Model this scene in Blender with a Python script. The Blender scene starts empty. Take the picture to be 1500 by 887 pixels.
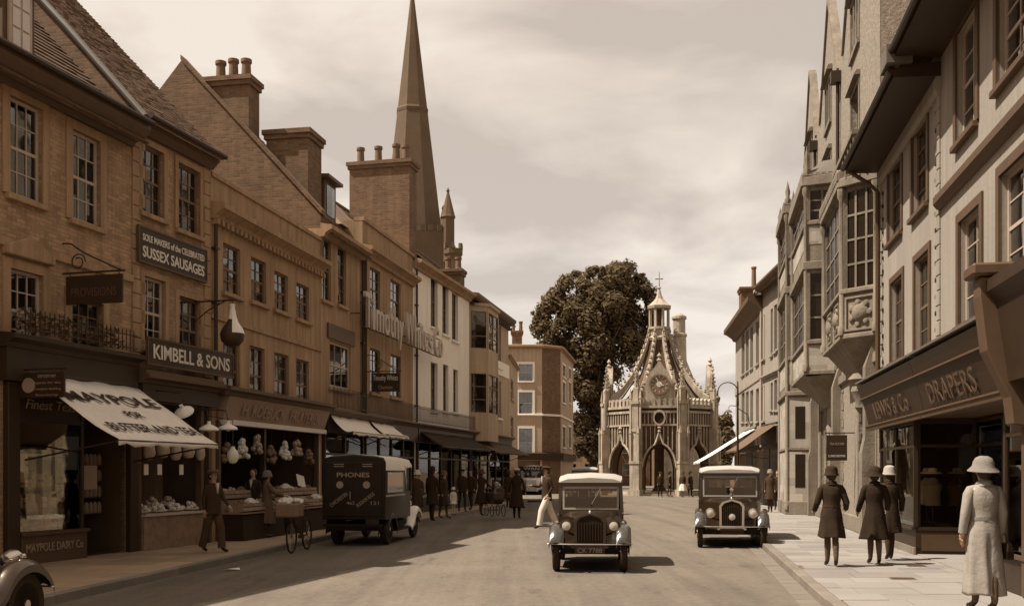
import bpy, bmesh, math, random
from mathutils import Vector, Matrix
R = math.radians
random.seed(7)
scn = bpy.context.scene
COL = scn.collection

# ---------------------------------------------------------------- camera
CAMH, FPX, HX, HY = 1.75, 1500.0, 750.0, 690.0      # eye height (m), focal length / principal column / horizon row of the photo
cam_d = bpy.data.cameras.new('camera'); cam = bpy.data.objects.new('camera', cam_d); COL.objects.link(cam)
cam.location = (0, 0, CAMH); cam.rotation_euler = (R(90), 0, 0)
cam_d.sensor_fit = 'HORIZONTAL'; cam_d.sensor_width = 36; cam_d.lens = 36*FPX/1500
cam_d.shift_y = (HY-443.5)/1500.0; cam_d.clip_end = 3000; cam_d.clip_start = .05
scn.camera = cam

# ---------------------------------------------------------------- sky and sun
SUN_DIR = Vector((-1.0, -0.16, 0)).normalized()      # horizontal direction towards the sun
SUN_EL = 58.0
TINT_SKY = (1.0, .86, .745); TINT_SUN = (1.0, .94, .86)
w = bpy.data.worlds.new('World'); scn.world = w; w.use_nodes = True
nt = w.node_tree; nt.nodes.clear()
def N(t, **k):
    n = nt.nodes.new(t)
    for a, b in k.items(): setattr(n, a, b)
    return n
def L(a, b): nt.links.new(a, b)
sky = N('ShaderNodeTexSky', sky_type='NISHITA', sun_disc=False, sun_elevation=R(SUN_EL), altitude=0, dust_density=3.0, air_density=1.0)
sky.sun_rotation = math.atan2(SUN_DIR.x, SUN_DIR.y)
bw = N('ShaderNodeRGBToBW'); L(sky.outputs[0], bw.inputs[0])
tc = N('ShaderNodeTexCoord'); sp = N('ShaderNodeSeparateXYZ'); L(tc.outputs['Generated'], sp.inputs[0])
zz = N('ShaderNodeMath', operation='MAXIMUM'); L(sp.outputs[2], zz.inputs[0]); zz.inputs[1].default_value = 0.0
za = N('ShaderNodeMath', operation='ADD'); L(zz.outputs[0], za.inputs[0]); za.inputs[1].default_value = 0.22
dx = N('ShaderNodeMath', operation='DIVIDE'); L(sp.outputs[0], dx.inputs[0]); L(za.outputs[0], dx.inputs[1])
dy = N('ShaderNodeMath', operation='DIVIDE'); L(sp.outputs[1], dy.inputs[0]); L(za.outputs[0], dy.inputs[1])
cx = N('ShaderNodeCombineXYZ'); L(dx.outputs[0], cx.inputs[0]); L(dy.outputs[0], cx.inputs[1])
n1 = N('ShaderNodeTexNoise'); n1.inputs['Scale'].default_value = 2.1; n1.inputs['Detail'].default_value = 6; n1.inputs['Roughness'].default_value = .5; n1.inputs['Distortion'].default_value = .35
mp = N('ShaderNodeMapping'); mp.inputs['Location'].default_value = (3.1, 7.4, 0); L(cx.outputs[0], mp.inputs[0]); L(mp.outputs[0], n1.inputs['Vector'])
rp = N('ShaderNodeValToRGB'); L(n1.outputs[0], rp.inputs[0])
rp.color_ramp.elements[0].position = .43; rp.color_ramp.elements[0].color = (0, 0, 0, 1)
rp.color_ramp.elements[1].position = .63; rp.color_ramp.elements[1].color = (1, 1, 1, 1)
# clear sky, flattened by thin high cloud, and brighter cloud over it
mul = N('ShaderNodeMath', operation='MULTIPLY_ADD'); L(bw.outputs[0], mul.inputs[0]); mul.inputs[1].default_value = .16; mul.inputs[2].default_value = 4.8
mx = N('ShaderNodeMix', data_type='FLOAT'); L(rp.outputs[0], mx.inputs[0]); L(mul.outputs[0], mx.inputs[2]); mx.inputs[3].default_value = 7.7
vm = N('ShaderNodeVectorMath', operation='SCALE'); L(mx.outputs[0], vm.inputs['Scale'])
tn = N('ShaderNodeMix', data_type='RGBA'); L(rp.outputs[0], tn.inputs[0])
tn.inputs[6].default_value = (1.0, .86, .75, 1); tn.inputs[7].default_value = (1.0, .89, .77, 1); 
hz = N('ShaderNodeMapRange'); L(zz.outputs[0], hz.inputs[0]); hz.inputs[1].default_value = 0.0; hz.inputs[2].default_value = .38; hz.inputs[3].default_value = 1.0; hz.inputs[4].default_value = 0.0
hm = N('ShaderNodeMix', data_type='RGBA'); L(hz.outputs[0], hm.inputs[0]); L(tn.outputs[2], hm.inputs[6]); hm.inputs[7].default_value = (1.06, .955, .875, 1); L(hm.outputs[2], vm.inputs[0])
bg = N('ShaderNodeBackground'); bg.inputs[1].default_value = 0.073; L(vm.outputs[0], bg.inputs[0])
ow = N('ShaderNodeOutputWorld'); L(bg.outputs[0], ow.inputs[0])

sun_d = bpy.data.lights.new('sun', 'SUN'); sun = bpy.data.objects.new('sun', sun_d); COL.objects.link(sun)
sun_d.energy = 5.0; sun_d.angle = R(.6); sun_d.color = TINT_SUN
sv = Vector((SUN_DIR.x*math.cos(R(SUN_EL)), SUN_DIR.y*math.cos(R(SUN_EL)), math.sin(R(SUN_EL))))
sun.rotation_euler = sv.to_track_quat('Z', 'Y').to_euler(); sun.location = sv*60
vs = scn.view_settings; vs.view_transform = 'Standard'; vs.look = 'None'; vs.exposure = 0.68; vs.gamma = 1.0; vs.use_curve_mapping = False
scn.cycles.max_bounces = 6; scn.cycles.transparent_max_bounces = 12; scn.cycles.caustics_reflective = False; scn.cycles.caustics_refractive = False

# ---------------------------------------------------------------- materials (the whole place is in the brown of an old print)
def S(v):
    """a surface of reflectance v, in the print's scale from warm black to cream"""
    t = min(1.0, (v/.6)**1.3)
    return (v, v*(.56+.34*t), v*(.29+.48*t))
MATS = {}
def mat(name, v, rough=.8, var=.25, scale=3.0, fine=.12, fscale=40.0, bump=0.0, bscale=30.0, spec=.3, metal=0.0, rnd=0.0, brick=None, streak=0.0, coat=0.0, rgb=None, transl=0.0):
    if name in MATS: return MATS[name]
    m = bpy.data.materials.new(name); m.use_nodes = True; t = m.node_tree; ns = t.nodes; lk = t.links
    b = ns['Principled BSDF']; b.inputs['Roughness'].default_value = rough; b.inputs['Metallic'].default_value = metal
    b.inputs['Specular IOR Level'].default_value = spec; b.inputs['Coat Weight'].default_value = coat
    c = rgb or S(v)
    if v < .12 and not rgb: b.inputs['Specular Tint'].default_value = (1, .82, .64, 1); b.inputs['Coat Tint'].default_value = (1, .86, .7, 1)
    g = ns.new('ShaderNodeNewGeometry')
    def noise(sc, det=4, vec=None):
        n = ns.new('ShaderNodeTexNoise'); n.inputs['Scale'].default_value = sc; n.inputs['Detail'].default_value = det; n.inputs['Roughness'].default_value = .6
        lk.new(vec or g.outputs['Position'], n.inputs['Vector']); return n.outputs[0]
    def M(op, a, bb):
        n = ns.new('ShaderNodeMath'); n.operation = op
        for i, x in enumerate((a, bb)):
            if hasattr(x, 'links') or hasattr(x, 'is_linked'): lk.new(x, n.inputs[i])
            else: n.inputs[i].default_value = x
        return n.outputs[0]
    f = M('ADD', M('MULTIPLY', M('SUBTRACT', noise(scale), .5), var*2.6), 1.0)
    if fine: f = M('MULTIPLY', f, M('ADD', M('MULTIPLY', M('SUBTRACT', noise(fscale, 3), .5), fine*2.6), 1.0))
    if rnd:
        oi = ns.new('ShaderNodeObjectInfo'); f = M('MULTIPLY', f, M('ADD', M('MULTIPLY', M('SUBTRACT', oi.outputs['Random'], .5), 2*rnd), 1.0))
    if streak:
        mpn = ns.new('ShaderNodeMapping'); mpn.inputs['Scale'].default_value = (5, 5, .35); lk.new(g.outputs['Position'], mpn.inputs[0])
        f = M('MULTIPLY', f, M('ADD', M('MULTIPLY', M('SUBTRACT', noise(1.0, 5, mpn.outputs[0]), .5), streak*2.6), 1.0))
    hgt = None
    base = ns.new('ShaderNodeRGB'); base.outputs[0].default_value = (*c, 1); col = base.outputs[0]
    if brick:
        o = ns.new('ShaderNodeTexCoord'); s = ns.new('ShaderNodeSeparateXYZ'); lk.new(o.outputs['Object'], s.inputs[0])
        cb = ns.new('ShaderNodeCombineXYZ'); lk.new(M('ADD', s.outputs[0], s.outputs[1]), cb.inputs[0]); lk.new(s.outputs[2], cb.inputs[1])
        bt = ns.new('ShaderNodeTexBrick'); lk.new(cb.outputs[0], bt.inputs['Vector']); bt.inputs['Scale'].default_value = 1.0
        bt.inputs['Brick Width'].default_value = brick[0]; bt.inputs['Row Height'].default_value = brick[1]; bt.inputs['Mortar Size'].default_value = brick[2]; bt.inputs['Mortar Smooth'].default_value = .3
        bt.inputs['Color1'].default_value = (*[x*1.2 for x in c], 1); bt.inputs['Color2'].default_value = (*[x*.76 for x in c], 1); bt.inputs['Mortar'].default_value = (*S(brick[3]), 1)
        col = bt.outputs['Color']; hgt = bt.outputs['Fac']
    vm = ns.new('ShaderNodeVectorMath'); vm.operation = 'SCALE'; lk.new(col, vm.inputs[0]); lk.new(f, vm.inputs['Scale'])
    lk.new(vm.outputs[0], b.inputs['Base Color'])
    if bump:
        bp = ns.new('ShaderNodeBump'); bp.inputs['Strength'].default_value = bump; bp.inputs['Distance'].default_value = .02
        h = noise(bscale, 4)
        if hgt is not None: h = M('SUBTRACT', h, M('MULTIPLY', hgt, .8))
        lk.new(h, bp.inputs['Height']); lk.new(bp.outputs[0], b.inputs['Normal'])
    if transl:
        tr = ns.new('ShaderNodeBsdfTranslucent'); tr.inputs[0].default_value = (*c, 1); ms = ns.new('ShaderNodeMixShader'); ms.inputs[0].default_value = transl
        lk.new(b.outputs[0], ms.inputs[1]); lk.new(tr.outputs[0], ms.inputs[2]); lk.new(ms.outputs[0], ns['Material Output'].inputs[0])
    MATS[name] = m; return m
def glass_mat(name, dark=.75, rough=.02, ior=1.6, base=.04, wob=.06):
    if name in MATS: return MATS[name]
    m = bpy.data.materials.new(name); m.use_nodes = True; t = m.node_tree; ns = t.nodes; lk = t.links; ns.remove(ns['Principled BSDF'])
    tr = ns.new('ShaderNodeBsdfTransparent'); tr.inputs[0].default_value = (dark, dark*.95, dark*.85, 1)
    gl = ns.new('ShaderNodeBsdfGlossy'); gl.inputs['Roughness'].default_value = rough; gl.inputs[0].default_value = (.95, .95, .95, 1)
    fr = ns.new('ShaderNodeFresnel'); fr.inputs[0].default_value = ior
    g = ns.new('ShaderNodeNewGeometry'); n = ns.new('ShaderNodeTexNoise'); n.inputs['Scale'].default_value = 2.2; n.inputs['Detail'].default_value = 1; lk.new(g.outputs['Position'], n.inputs[0])
    bp = ns.new('ShaderNodeBump'); bp.inputs['Strength'].default_value = wob; bp.inputs['Distance'].default_value = .03; lk.new(n.outputs[0], bp.inputs['Height']); lk.new(bp.outputs[0], gl.inputs['Normal'])
    ad = ns.new('ShaderNodeMath'); ad.inputs[1].default_value = base; lk.new(fr.outputs[0], ad.inputs[0]); ad.use_clamp = True
    ms = ns.new('ShaderNodeMixShader'); lk.new(ad.outputs[0], ms.inputs[0]); lk.new(tr.outputs[0], ms.inputs[1]); lk.new(gl.outputs[0], ms.inputs[2]); lk.new(ms.outputs[0], ns['Material Output'].inputs[0])
    MATS[name] = m; return m
M_ROAD = mat('asphalt', .33, .93, rgb=(.155, .124, .093), var=.2, scale=.5, fine=.26, fscale=9, bump=.5, bscale=60, spec=.15)
M_FLAG = mat('flagstone', .44, .88, .14, 1.2, .12, 25, .35, 30, rnd=.14, rgb=(.245, .212, .178))
M_FLAGL = mat('worn flagstone', .27, .9, .16, 1.2, .12, 25, .35, 30, rnd=.14, rgb=(.34, .24, .15))
M_JOINT = mat('mortar joint', .16, .95)
M_KERB = mat('kerb granite', .36, .85, .2, 2, .2, 60, .4, 50, rnd=.12, rgb=(.19, .155, .118))
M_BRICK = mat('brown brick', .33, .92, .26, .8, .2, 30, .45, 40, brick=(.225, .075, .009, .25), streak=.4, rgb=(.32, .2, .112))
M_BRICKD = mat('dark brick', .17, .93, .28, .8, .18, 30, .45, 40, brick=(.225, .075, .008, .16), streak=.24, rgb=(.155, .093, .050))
M_RENDER = mat('brown stucco', .35, .9, .2, .9, .14, 24, .35, 24, streak=.5, rgb=(.315, .2, .114))
M_RENDERP = mat('pale stucco', .40, .9, .15, .7, .1, 20, .3, 20, streak=.34, rgb=(.40, .29, .195))
M_WHITEW = mat('limewashed stucco', .80, .9, .08, .7, .06, 20, .2, 20, streak=.14)
M_WHITE = mat('white stucco', .3, .9, .12, .6, .08, 20, .3, 14, streak=.22, rgb=(.285, .24, .19))
M_STONE = mat('limestone', .24, .9, .36, 1.5, .2, 20, .6, 18, streak=.34, rgb=(.195, .155, .112))
M_STONEP = mat('pale ashlar', .28, .9, .12, 1.5, .10, 20, .4, 18, brick=(.62, .30, .006, .36), streak=.16, rgb=(.35, .30, .24))
M_FLINT = mat('knapped flint', .40, .8, .55, 9, .4, 22, .9, 14, spec=.4, rgb=(.25, .203, .152))
M_TILE = mat('clay roof tile', .2, .9, .26, 1.2, .22, 18, .3, 40)
M_SLATE = mat('roof slate', .11, .75, .25, 1.2, .2, 18, .3, 40)
M_WOODD = mat('dark painted timber', .034, .5, .25, 3, .1, 40, spec=.35)
M_WOODM = mat('brown painted timber', .095, .55, .2, 3, .1, 40, spec=.3)
M_SASH = mat('pale sash paint', .42, .6, .12, 3, .08, 40)
M_SASHD = mat('brown sash paint', .15, .6, .15, 3, .08, 40)
M_IRON = mat('black iron', .03, .5, .2, 4, spec=.4)
M_LEAD = mat('lead', .16, .6, .2, 4, .1, 30, rgb=(.12, .097, .073))
M_GLASS = glass_mat('window glass', .55, .03, 1.7, .06)
M_SHOPG = glass_mat('shop window glass', .92, .01, 1.28, .0, .015)
M_CURT = mat('curtain', .48, .95, .12, 6, .1, 60)
M_BLIND = mat('blind', .36, .95, .08, 6)
M_DARK = mat('painted hole shade', .025, .95, .2)
M_CANVW = mat('white awning canvas', .88, .9, .10, 2, .10, 30, .3, 12, transl=.12, streak=.1)
M_CANVB = mat('brown awning canvas', .15, .9, .12, 2, .06, 30, .2, 40, transl=.1)
M_LETD = mat('dark lettering', .045, .8, .1)
M_LETW = mat('cream lettering', .62, .7, .08)
M_LETG = mat('dull gilt lettering', .33, .6, .15)
M_ENAM = mat('white enamel', .75, .4, .06, 6)
M_POT = mat('chimney pot clay', .17, .9, .2, 4, .15)

# ---------------------------------------------------------------- mesh helpers
class MB:
    def __init__(s): s.v = []; s.f = []
    def add(s, vs, fs, mx=None):
        o = len(s.v)
        s.v += [tuple(mx @ Vector(p)) for p in vs] if mx is not None else [tuple(p) for p in vs]
        s.f += [tuple(i+o for i in f) for f in fs]; return s
    def box(s, x0, x1, y0, y1, z0, z1, mx=None):
        return s.add([(x0,y0,z0),(x1,y0,z0),(x1,y1,z0),(x0,y1,z0),(x0,y0,z1),(x1,y0,z1),(x1,y1,z1),(x0,y1,z1)],
                     [(0,3,2,1),(4,5,6,7),(0,1,5,4),(1,2,6,5),(2,3,7,6),(3,0,4,7)], mx)
    def bar(s, a, b, w, h=None, up=(0,0,1)):
        a = Vector(a); b = Vector(b); d = b-a; l = d.length
        if l < 1e-6: return s
        d /= l; up = Vector(up)
        if abs(d.dot(up)) > .98: up = Vector((1,0,0)) if abs(d.x) < .9 else Vector((0,1,0))
        x = d.cross(up).normalized(); z = x.cross(d); h = h or w
        m = Matrix((( x.x, d.x, z.x, a.x),(x.y, d.y, z.y, a.y),(x.z, d.z, z.z, a.z),(0,0,0,1)))
        return s.box(-w/2, w/2, 0, l, -h/2, h/2, m)
    def prism(s, poly, a0, a1, axis='z', mx=None):
        """poly in the plane across the axis: z -> (x,y), y -> (x,z), x -> (y,z)"""
        n = len(poly)
        def p(q, a): return (q[0], q[1], a) if axis == 'z' else ((q[0], a, q[1]) if axis == 'y' else (a, q[0], q[1]))
        v = [p(q, a0) for q in poly]+[p(q, a1) for q in poly]
        f = [tuple(range(n))[::-1], tuple(range(n, 2*n))]+[(i, (i+1) % n, (i+1) % n+n, i+n) for i in range(n)]
        return s.add(v, f, mx)
    def tube(s, pts, r, seg=8, cap=True, mx=None, flat=1.0):
        pts = [Vector(p) for p in pts]; rs = r if isinstance(r, (list, tuple)) else [r]*len(pts)
        vs = []; prev = None
        for i, p in enumerate(pts):
            d = (pts[min(i+1, len(pts)-1)]-pts[max(i-1, 0)]).normalized()
            if prev is None:
                a = Vector((0,0,1)) if abs(d.z) < .9 else Vector((1,0,0)); x = d.cross(a).normalized()
            else: x = (prev-d*prev.dot(d)).normalized()
            prev = x; y = d.cross(x)
            for k in range(seg):
                t = 2*math.pi*k/seg; vs.append(p+x*(rs[i]*math.cos(t))+y*(rs[i]*flat*math.sin(t)))
        n = len(pts); f = [(i*seg+k, i*seg+(k+1) % seg, (i+1)*seg+(k+1) % seg, (i+1)*seg+k) for i in range(n-1) for k in range(seg)]
        if cap: f += [tuple(range(seg))[::-1], tuple(range((n-1)*seg, n*seg))]
        return s.add(vs, f, mx)
    def lathe(s, prof, seg=16, mx=None, a0=0.0, sx=1.0, sy=1.0):
        """prof = [(r,z)...] round z"""
        vs = []
        for r, z in prof:
            for k in range(seg):
                t = a0+2*math.pi*k/seg; vs.append((r*math.cos(t)*sx, r*math.sin(t)*sy, z))
        n = len(prof); f = [(i*seg+k, i*seg+(k+1) % seg, (i+1)*seg+(k+1) % seg, (i+1)*seg+k) for i in range(n-1) for k in range(seg)]
        f += [tuple(range(seg))[::-1], tuple(range((n-1)*seg, n*seg))]
        return s.add(vs, f, mx)
    def loft(s, rings, cap=True, close=True, mx=None):
        n = len(rings[0]); vs = [p for r in rings for p in r]; k2 = n if close else n-1
        f = [(i*n+k, i*n+(k+1) % n, (i+1)*n+(k+1) % n, (i+1)*n+k) for i in range(len(rings)-1) for k in range(k2)]
        if cap and close: f += [tuple(range(n))[::-1], tuple(range((len(rings)-1)*n, len(rings)*n))]
        return s.add(vs, f, mx)
    def sweep(s, prof, path, mx=None, close=False):
        """prof (o,z): o outwards (right of the path in plan), extruded along plan path of (x,y)"""
        rings = []; P = [Vector(p) for p in path]; n = len(P)
        for i, p in enumerate(P):
            a = P[i-1] if (i or close) else None; b = P[(i+1) % n] if (i < n-1 or close) else None
            d1 = (p-a).normalized() if a is not None else (b-p).normalized(); d2 = (b-p).normalized() if b is not None else d1
            n1 = Vector((d1.y, -d1.x)); n2 = Vector((d2.y, -d2.x)); m = (n1+n2); m = m/max(.3, m.dot(n1)) if m.length > 1e-6 else n1
            rings.append([(p.x+m.x*o, p.y+m.y*o, z) for o, z in prof])
        if close: rings.append(rings[0])
        return s.loft(rings, cap=not close, mx=mx)
    def build(s, name, m, parent=None, smooth=False, bevel=0.0, loc=None):
        me = bpy.data.meshes.new(name); me.from_pydata(s.v, [], s.f); me.validate()
        bm = bmesh.new(); bm.from_mesh(me); bmesh.ops.recalc_face_normals(bm, faces=bm.faces)
        if bevel: bmesh.ops.bevel(bm, geom=[e for e in bm.edges if len(e.link_faces) == 2 and e.calc_face_angle(0) > .6], offset=bevel, segments=1, affect='EDGES', clamp_overlap=True)
        bm.to_mesh(me); bm.free()
        if smooth:
            me.shade_smooth()
            if smooth != 2: me.set_sharp_from_angle(angle=R(38))
        o = bpy.data.objects.new(name, me); COL.objects.link(o)
        if m is not None: me.materials.append(m)
        if parent is not None: o.parent = parent
        if loc is not None: o.location = loc
        return o
def inst(me, name, parent, loc=(0,0,0), rot=(0,0,0), sc=(1,1,1)):
    o = bpy.data.objects.new(name, me); COL.objects.link(o); o.parent = parent; o.location = loc; o.rotation_euler = rot; o.scale = sc; return o
def tag(o, label, cat, group=None):
    o['label'] = label; o['category'] = cat
    if group: o['group'] = group
    return o
def thing(name, label, cat, loc=(0,0,0), rz=0.0, group=None):
    o = bpy.data.objects.new(name, None); COL.objects.link(o); o.empty_display_size = .2
    o.location = loc; o.rotation_euler = (0, 0, rz); return tag(o, label, cat, group)
def copy_tree(o, parent=None):
    c = o.copy(); COL.objects.link(c); c.parent = parent
    for ch in o.children: copy_tree(ch, c)
    return c
FONT_CACHE = {}
def text_mesh(s, size=1.0, extrude=.01, width=None, bold=0.0, shear=0.0, res=3):
    """a mesh of letters in the xz plane, baseline on z = 0, centred on x, facing -y; size = capital height"""
    cu = bpy.data.curves.new('lettering', 'FONT'); cu.body = s; cu.size = size/.69; cu.extrude = extrude; cu.offset = bold; cu.align_x = 'CENTER'; cu.resolution_u = res; cu.shear = shear
    ob = bpy.data.objects.new('lettering', cu); COL.objects.link(ob)
    dg = bpy.context.evaluated_depsgraph_get(); me = bpy.data.meshes.new_from_object(ob.evaluated_get(dg))
    bpy.data.objects.remove(ob); bpy.data.curves.remove(cu)
    xs = [v.co.x for v in me.vertices] or [0]; wd = max(xs)-min(xs); k = (width/wd) if width else 1.0; mid = (max(xs)+min(xs))/2
    me.transform(Matrix.Rotation(R(90), 4, 'X') @ Matrix.Diagonal((k, 1, 1, 1)) @ Matrix.Translation((-mid, 0, 0)))
    me.materials.clear(); return me
def text(s, parent, m, loc, size, width=None, rot=(0,0,0), extrude=.008, bold=0.0, shear=0.0, name='lettering'):
    me = text_mesh(s, size, extrude, width, bold, shear); me.name = name; me.materials.append(m)
    o = inst(me, name, parent, loc, rot)
    if len(s.split()) > 1: o['kind'] = 'stuff'
    return o
# ================================================================ ground, road, pavements
def interp(tab, y):
    for (y0, x0), (y1, x1) in zip(tab, tab[1:]):
        if y <= y1: return x0+(x1-x0)*(y-y0)/(y1-y0)
    (y0, x0), (y1, x1) = tab[-2:]; return x1+(x1-x0)/(y1-y0)*(y-y1)
KERB_L = [(-6, -7.9), (13.46, -6.05), (26.25, -4.7), (35, -3.05), (45, -1.3), (57, .75)]
WALL_L = [(-6, -15.0), (23.73, -7.0), (40.1, -3.88), (48.2, -2.02), (57.3, -.2)]
KERB_R = [(-6, .86), (23.2, 5.68), (43, 8.95), (64, 12.4)]
WALL_R = [(-6, 3.27), (24.2, 8.7), (43, 12.27), (66, 14.4)]
ZP = .12
g = MB().add([(-900,-300,-.03),(900,-300,-.03),(900,1500,-.03),(-900,1500,-.03)], [(0,1,2,3)]).build('ground', mat('far ground', .2, .95, .2, .1)); g['kind'] = 'structure'
mb = MB(); ys = [-6+2*i for i in range(66)]; xs = [-60+3*i for i in range(44)]
mb.add([(x, y, 0) for y in ys for x in xs], [(j*44+i, j*44+i+1, (j+1)*44+i+1, (j+1)*44+i) for j in range(65) for i in range(43)])
road = mb.build('road', M_ROAD); road['kind'] = 'structure'
# the worn crown of the road: tyre tracks and oil drips get their own darker and paler streaks
def road_wear():
    m = M_ROAD; t = m.node_tree; ns = t.nodes; lk = t.links; b = ns['Principled BSDF']
    src = b.inputs['Base Color'].links[0].from_socket
    g = ns.new('ShaderNodeNewGeometry'); mp = ns.new('ShaderNodeMapping'); mp.inputs['Rotation'].default_value = (0, 0, R(9)); mp.inputs['Scale'].default_value = (1.5, .05, 1); lk.new(g.outputs['Position'], mp.inputs[0])
    n = ns.new('ShaderNodeTexNoise'); n.inputs['Scale'].default_value = 1.0; n.inputs['Detail'].default_value = 6; n.inputs['Roughness'].default_value = .65; n.inputs['Distortion'].default_value = .3; lk.new(mp.outputs[0], n.inputs[0])
    r = ns.new('ShaderNodeMapRange'); r.inputs[1].default_value = .3; r.inputs[2].default_value = .7; r.inputs[3].default_value = .80; r.inputs[4].default_value = 1.16; lk.new(n.outputs[0], r.inputs[0])
    v = ns.new('ShaderNodeVectorMath'); v.operation = 'SCALE'; lk.new(src, v.inputs[0]); lk.new(r.outputs[0], v.inputs['Scale']); 
    # oil drips and damp spots along the lanes
    m3 = ns.new('ShaderNodeMapping'); m3.inputs['Rotation'].default_value = (0, 0, R(9)); m3.inputs['Scale'].default_value = (1.3, .32, 1); lk.new(g.outputs['Position'], m3.inputs[0])
    n3 = ns.new('ShaderNodeTexNoise'); n3.inputs['Scale'].default_value = 1.4; n3.inputs['Detail'].default_value = 7; n3.inputs['Roughness'].default_value = .72; lk.new(m3.outputs[0], n3.inputs[0])
    r3 = ns.new('ShaderNodeMapRange'); r3.inputs[1].default_value = .56; r3.inputs[2].default_value = .70; r3.inputs[3].default_value = 1.0; r3.inputs[4].default_value = .66; lk.new(n3.outputs[0], r3.inputs[0])
    v3 = ns.new('ShaderNodeVectorMath'); v3.operation = 'SCALE'; lk.new(v.outputs[0], v3.inputs[0]); lk.new(r3.outputs[0], v3.inputs['Scale']); lk.new(v3.outputs[0], b.inputs['Base Color'])
road_wear()

def pavement(name, kerb, wall, y0, y1, side, m, label, near):
    """side +1: kerb lies to the left of the wall (right-hand pavement)"""
    n = 40; Y = [y0+(y1-y0)*i/n for i in range(n+1)]
    kx = [interp(kerb, y)+side*.16 for y in Y]; wx = [interp(wall, y)+side*.6 for y in Y]
    poly = [(a, y) for a, y in zip(kx, Y)]+[(a, y) for a, y in reversed(list(zip(wx, Y)))]
    base = MB().prism(poly, -.02, ZP-.012).build(name, M_JOINT); base['kind'] = 'structure'
    rnd = random.Random(3); rest = MB(); y = y0; k = 0; cnt = 0
    while y < y1-.3:
        d = .62+rnd.random()*.16; ya, yb = y+.004, min(y1, y+d)-.004; t = -(rnd.random()*.8)
        L0 = abs(interp(wall, y)-interp(kerb, y))+.4
        while t < L0:
            wd = .7+rnd.random()*.4; ta, tb = max(0, t)+.004, min(L0, t+wd)-.004
            if tb-ta > .08:
                def P(yy, tt): return (interp(kerb, yy)+side*(.17+tt), yy)
                q = [P(ya, ta), P(ya, tb), P(yb, tb), P(yb, ta)]
                dz = rnd.random()*.006; c = Vector((sum(p[0] for p in q)/4, sum(p[1] for p in q)/4, 0))
                if near[0] < y < near[1] and cnt < 295:
                    MB().prism([(p[0]-c.x, p[1]-c.y) for p in q], ZP-.05, ZP-.004+dz).build('flagstone', m, base, loc=c); cnt += 1
                else: rest.prism(q, ZP-.05, ZP-.004+dz)
            t += wd
        y += d
    r = rest.build('flagstones', m, base); r['kind'] = 'stuff'
    rest = MB(); y = y0; cnt = 0
    while y < y1:
        d = .9+.15*rnd.random(); ya, yb = y+.004, y+d-.004
        p = [(interp(kerb, ya), ya), (interp(kerb, ya)+side*.165, ya), (interp(kerb, yb)+side*.165, yb), (interp(kerb, yb), yb)]
        if side < 0: p = p[::-1]
        dz = rnd.random()*.006
        if near[0] < y < 34 and cnt < 60:
            c = Vector((p[0][0], ya, 0)); MB().prism([(a-c.x, b-c.y) for a, b in p], -.02, ZP+.002+dz).build('kerb_stone', M_KERB, base, bevel=.012, loc=c); cnt += 1
        else: rest.prism(p, -.02, ZP+.002+dz)
        y += d
    r = rest.build('kerb_stones', M_KERB, base); r['kind'] = 'stuff'
    return base
pavement('pavement_left', KERB_L, WALL_L, -4, 57, -1, M_FLAGL, '', (12.5, 30))
pavR = pavement('pavement_right', KERB_R, WALL_R, -4, 64, 1, M_FLAG, '', (12.5, 34))
# gutter channel of setts along the kerb on the right
mb = MB(); y = 8.0
while y < 60:
    x = interp(KERB_R, y); x2 = interp(KERB_R, y+.5)
    mb.prism([(x-.30, y+.005), (x-.02, y+.005), (x2-.02, y+.495), (x2-.30, y+.495)], -.02, .006+random.random()*.004); y += .5
o = mb.build('gutter_setts', M_KERB, pavR); o['kind'] = 'stuff'
# iron cover plates in the right-hand pavement
for i, (x, y, a, b) in enumerate(((5.95, 15.6, .34, .24), (7.0, 17.8, .3, .5))):
    c = thing('coal_plate', ('small square iron plate near the kerb of the sunny pavement', 'longer iron plate in the flagstones near the draper\'s lobby')[i], 'cover plate', (x, y, ZP), R(-9), 'iron plates in the pavement')
    MB().box(-a/2, a/2, -b/2, b/2, -.02, .008).build('plate', mat('worn iron', .07, .6, .2, 4, spec=.4), c); MB().box(-a/2-.03, a/2+.03, -b/2-.03, b/2+.03, -.02, .004).build('rim', M_KERB, c)

for i, (x, y, z) in enumerate(((-4.98, 18.1, .012), (2.9, 33.5, .012))):
    sc_ = MB().add([(-.16, -.05, 0), (-.02, -.1, .03), (.18, -.02, .01), (.14, .08, .035), (-.05, .05, .015)], [(0, 1, 4), (1, 3, 4), (1, 2, 3)]).build('paper_scrap', mat('white card', .72, .8, .06)); tag(sc_, ('crumpled white paper lying at the foot of the shady kerb', 'scrap of white paper on the sunlit road beyond the cars')[i], 'litter'); sc_.location = (x, y, z); sc_.modifiers.new('thick', 'SOLIDIFY').thickness = .004
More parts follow.
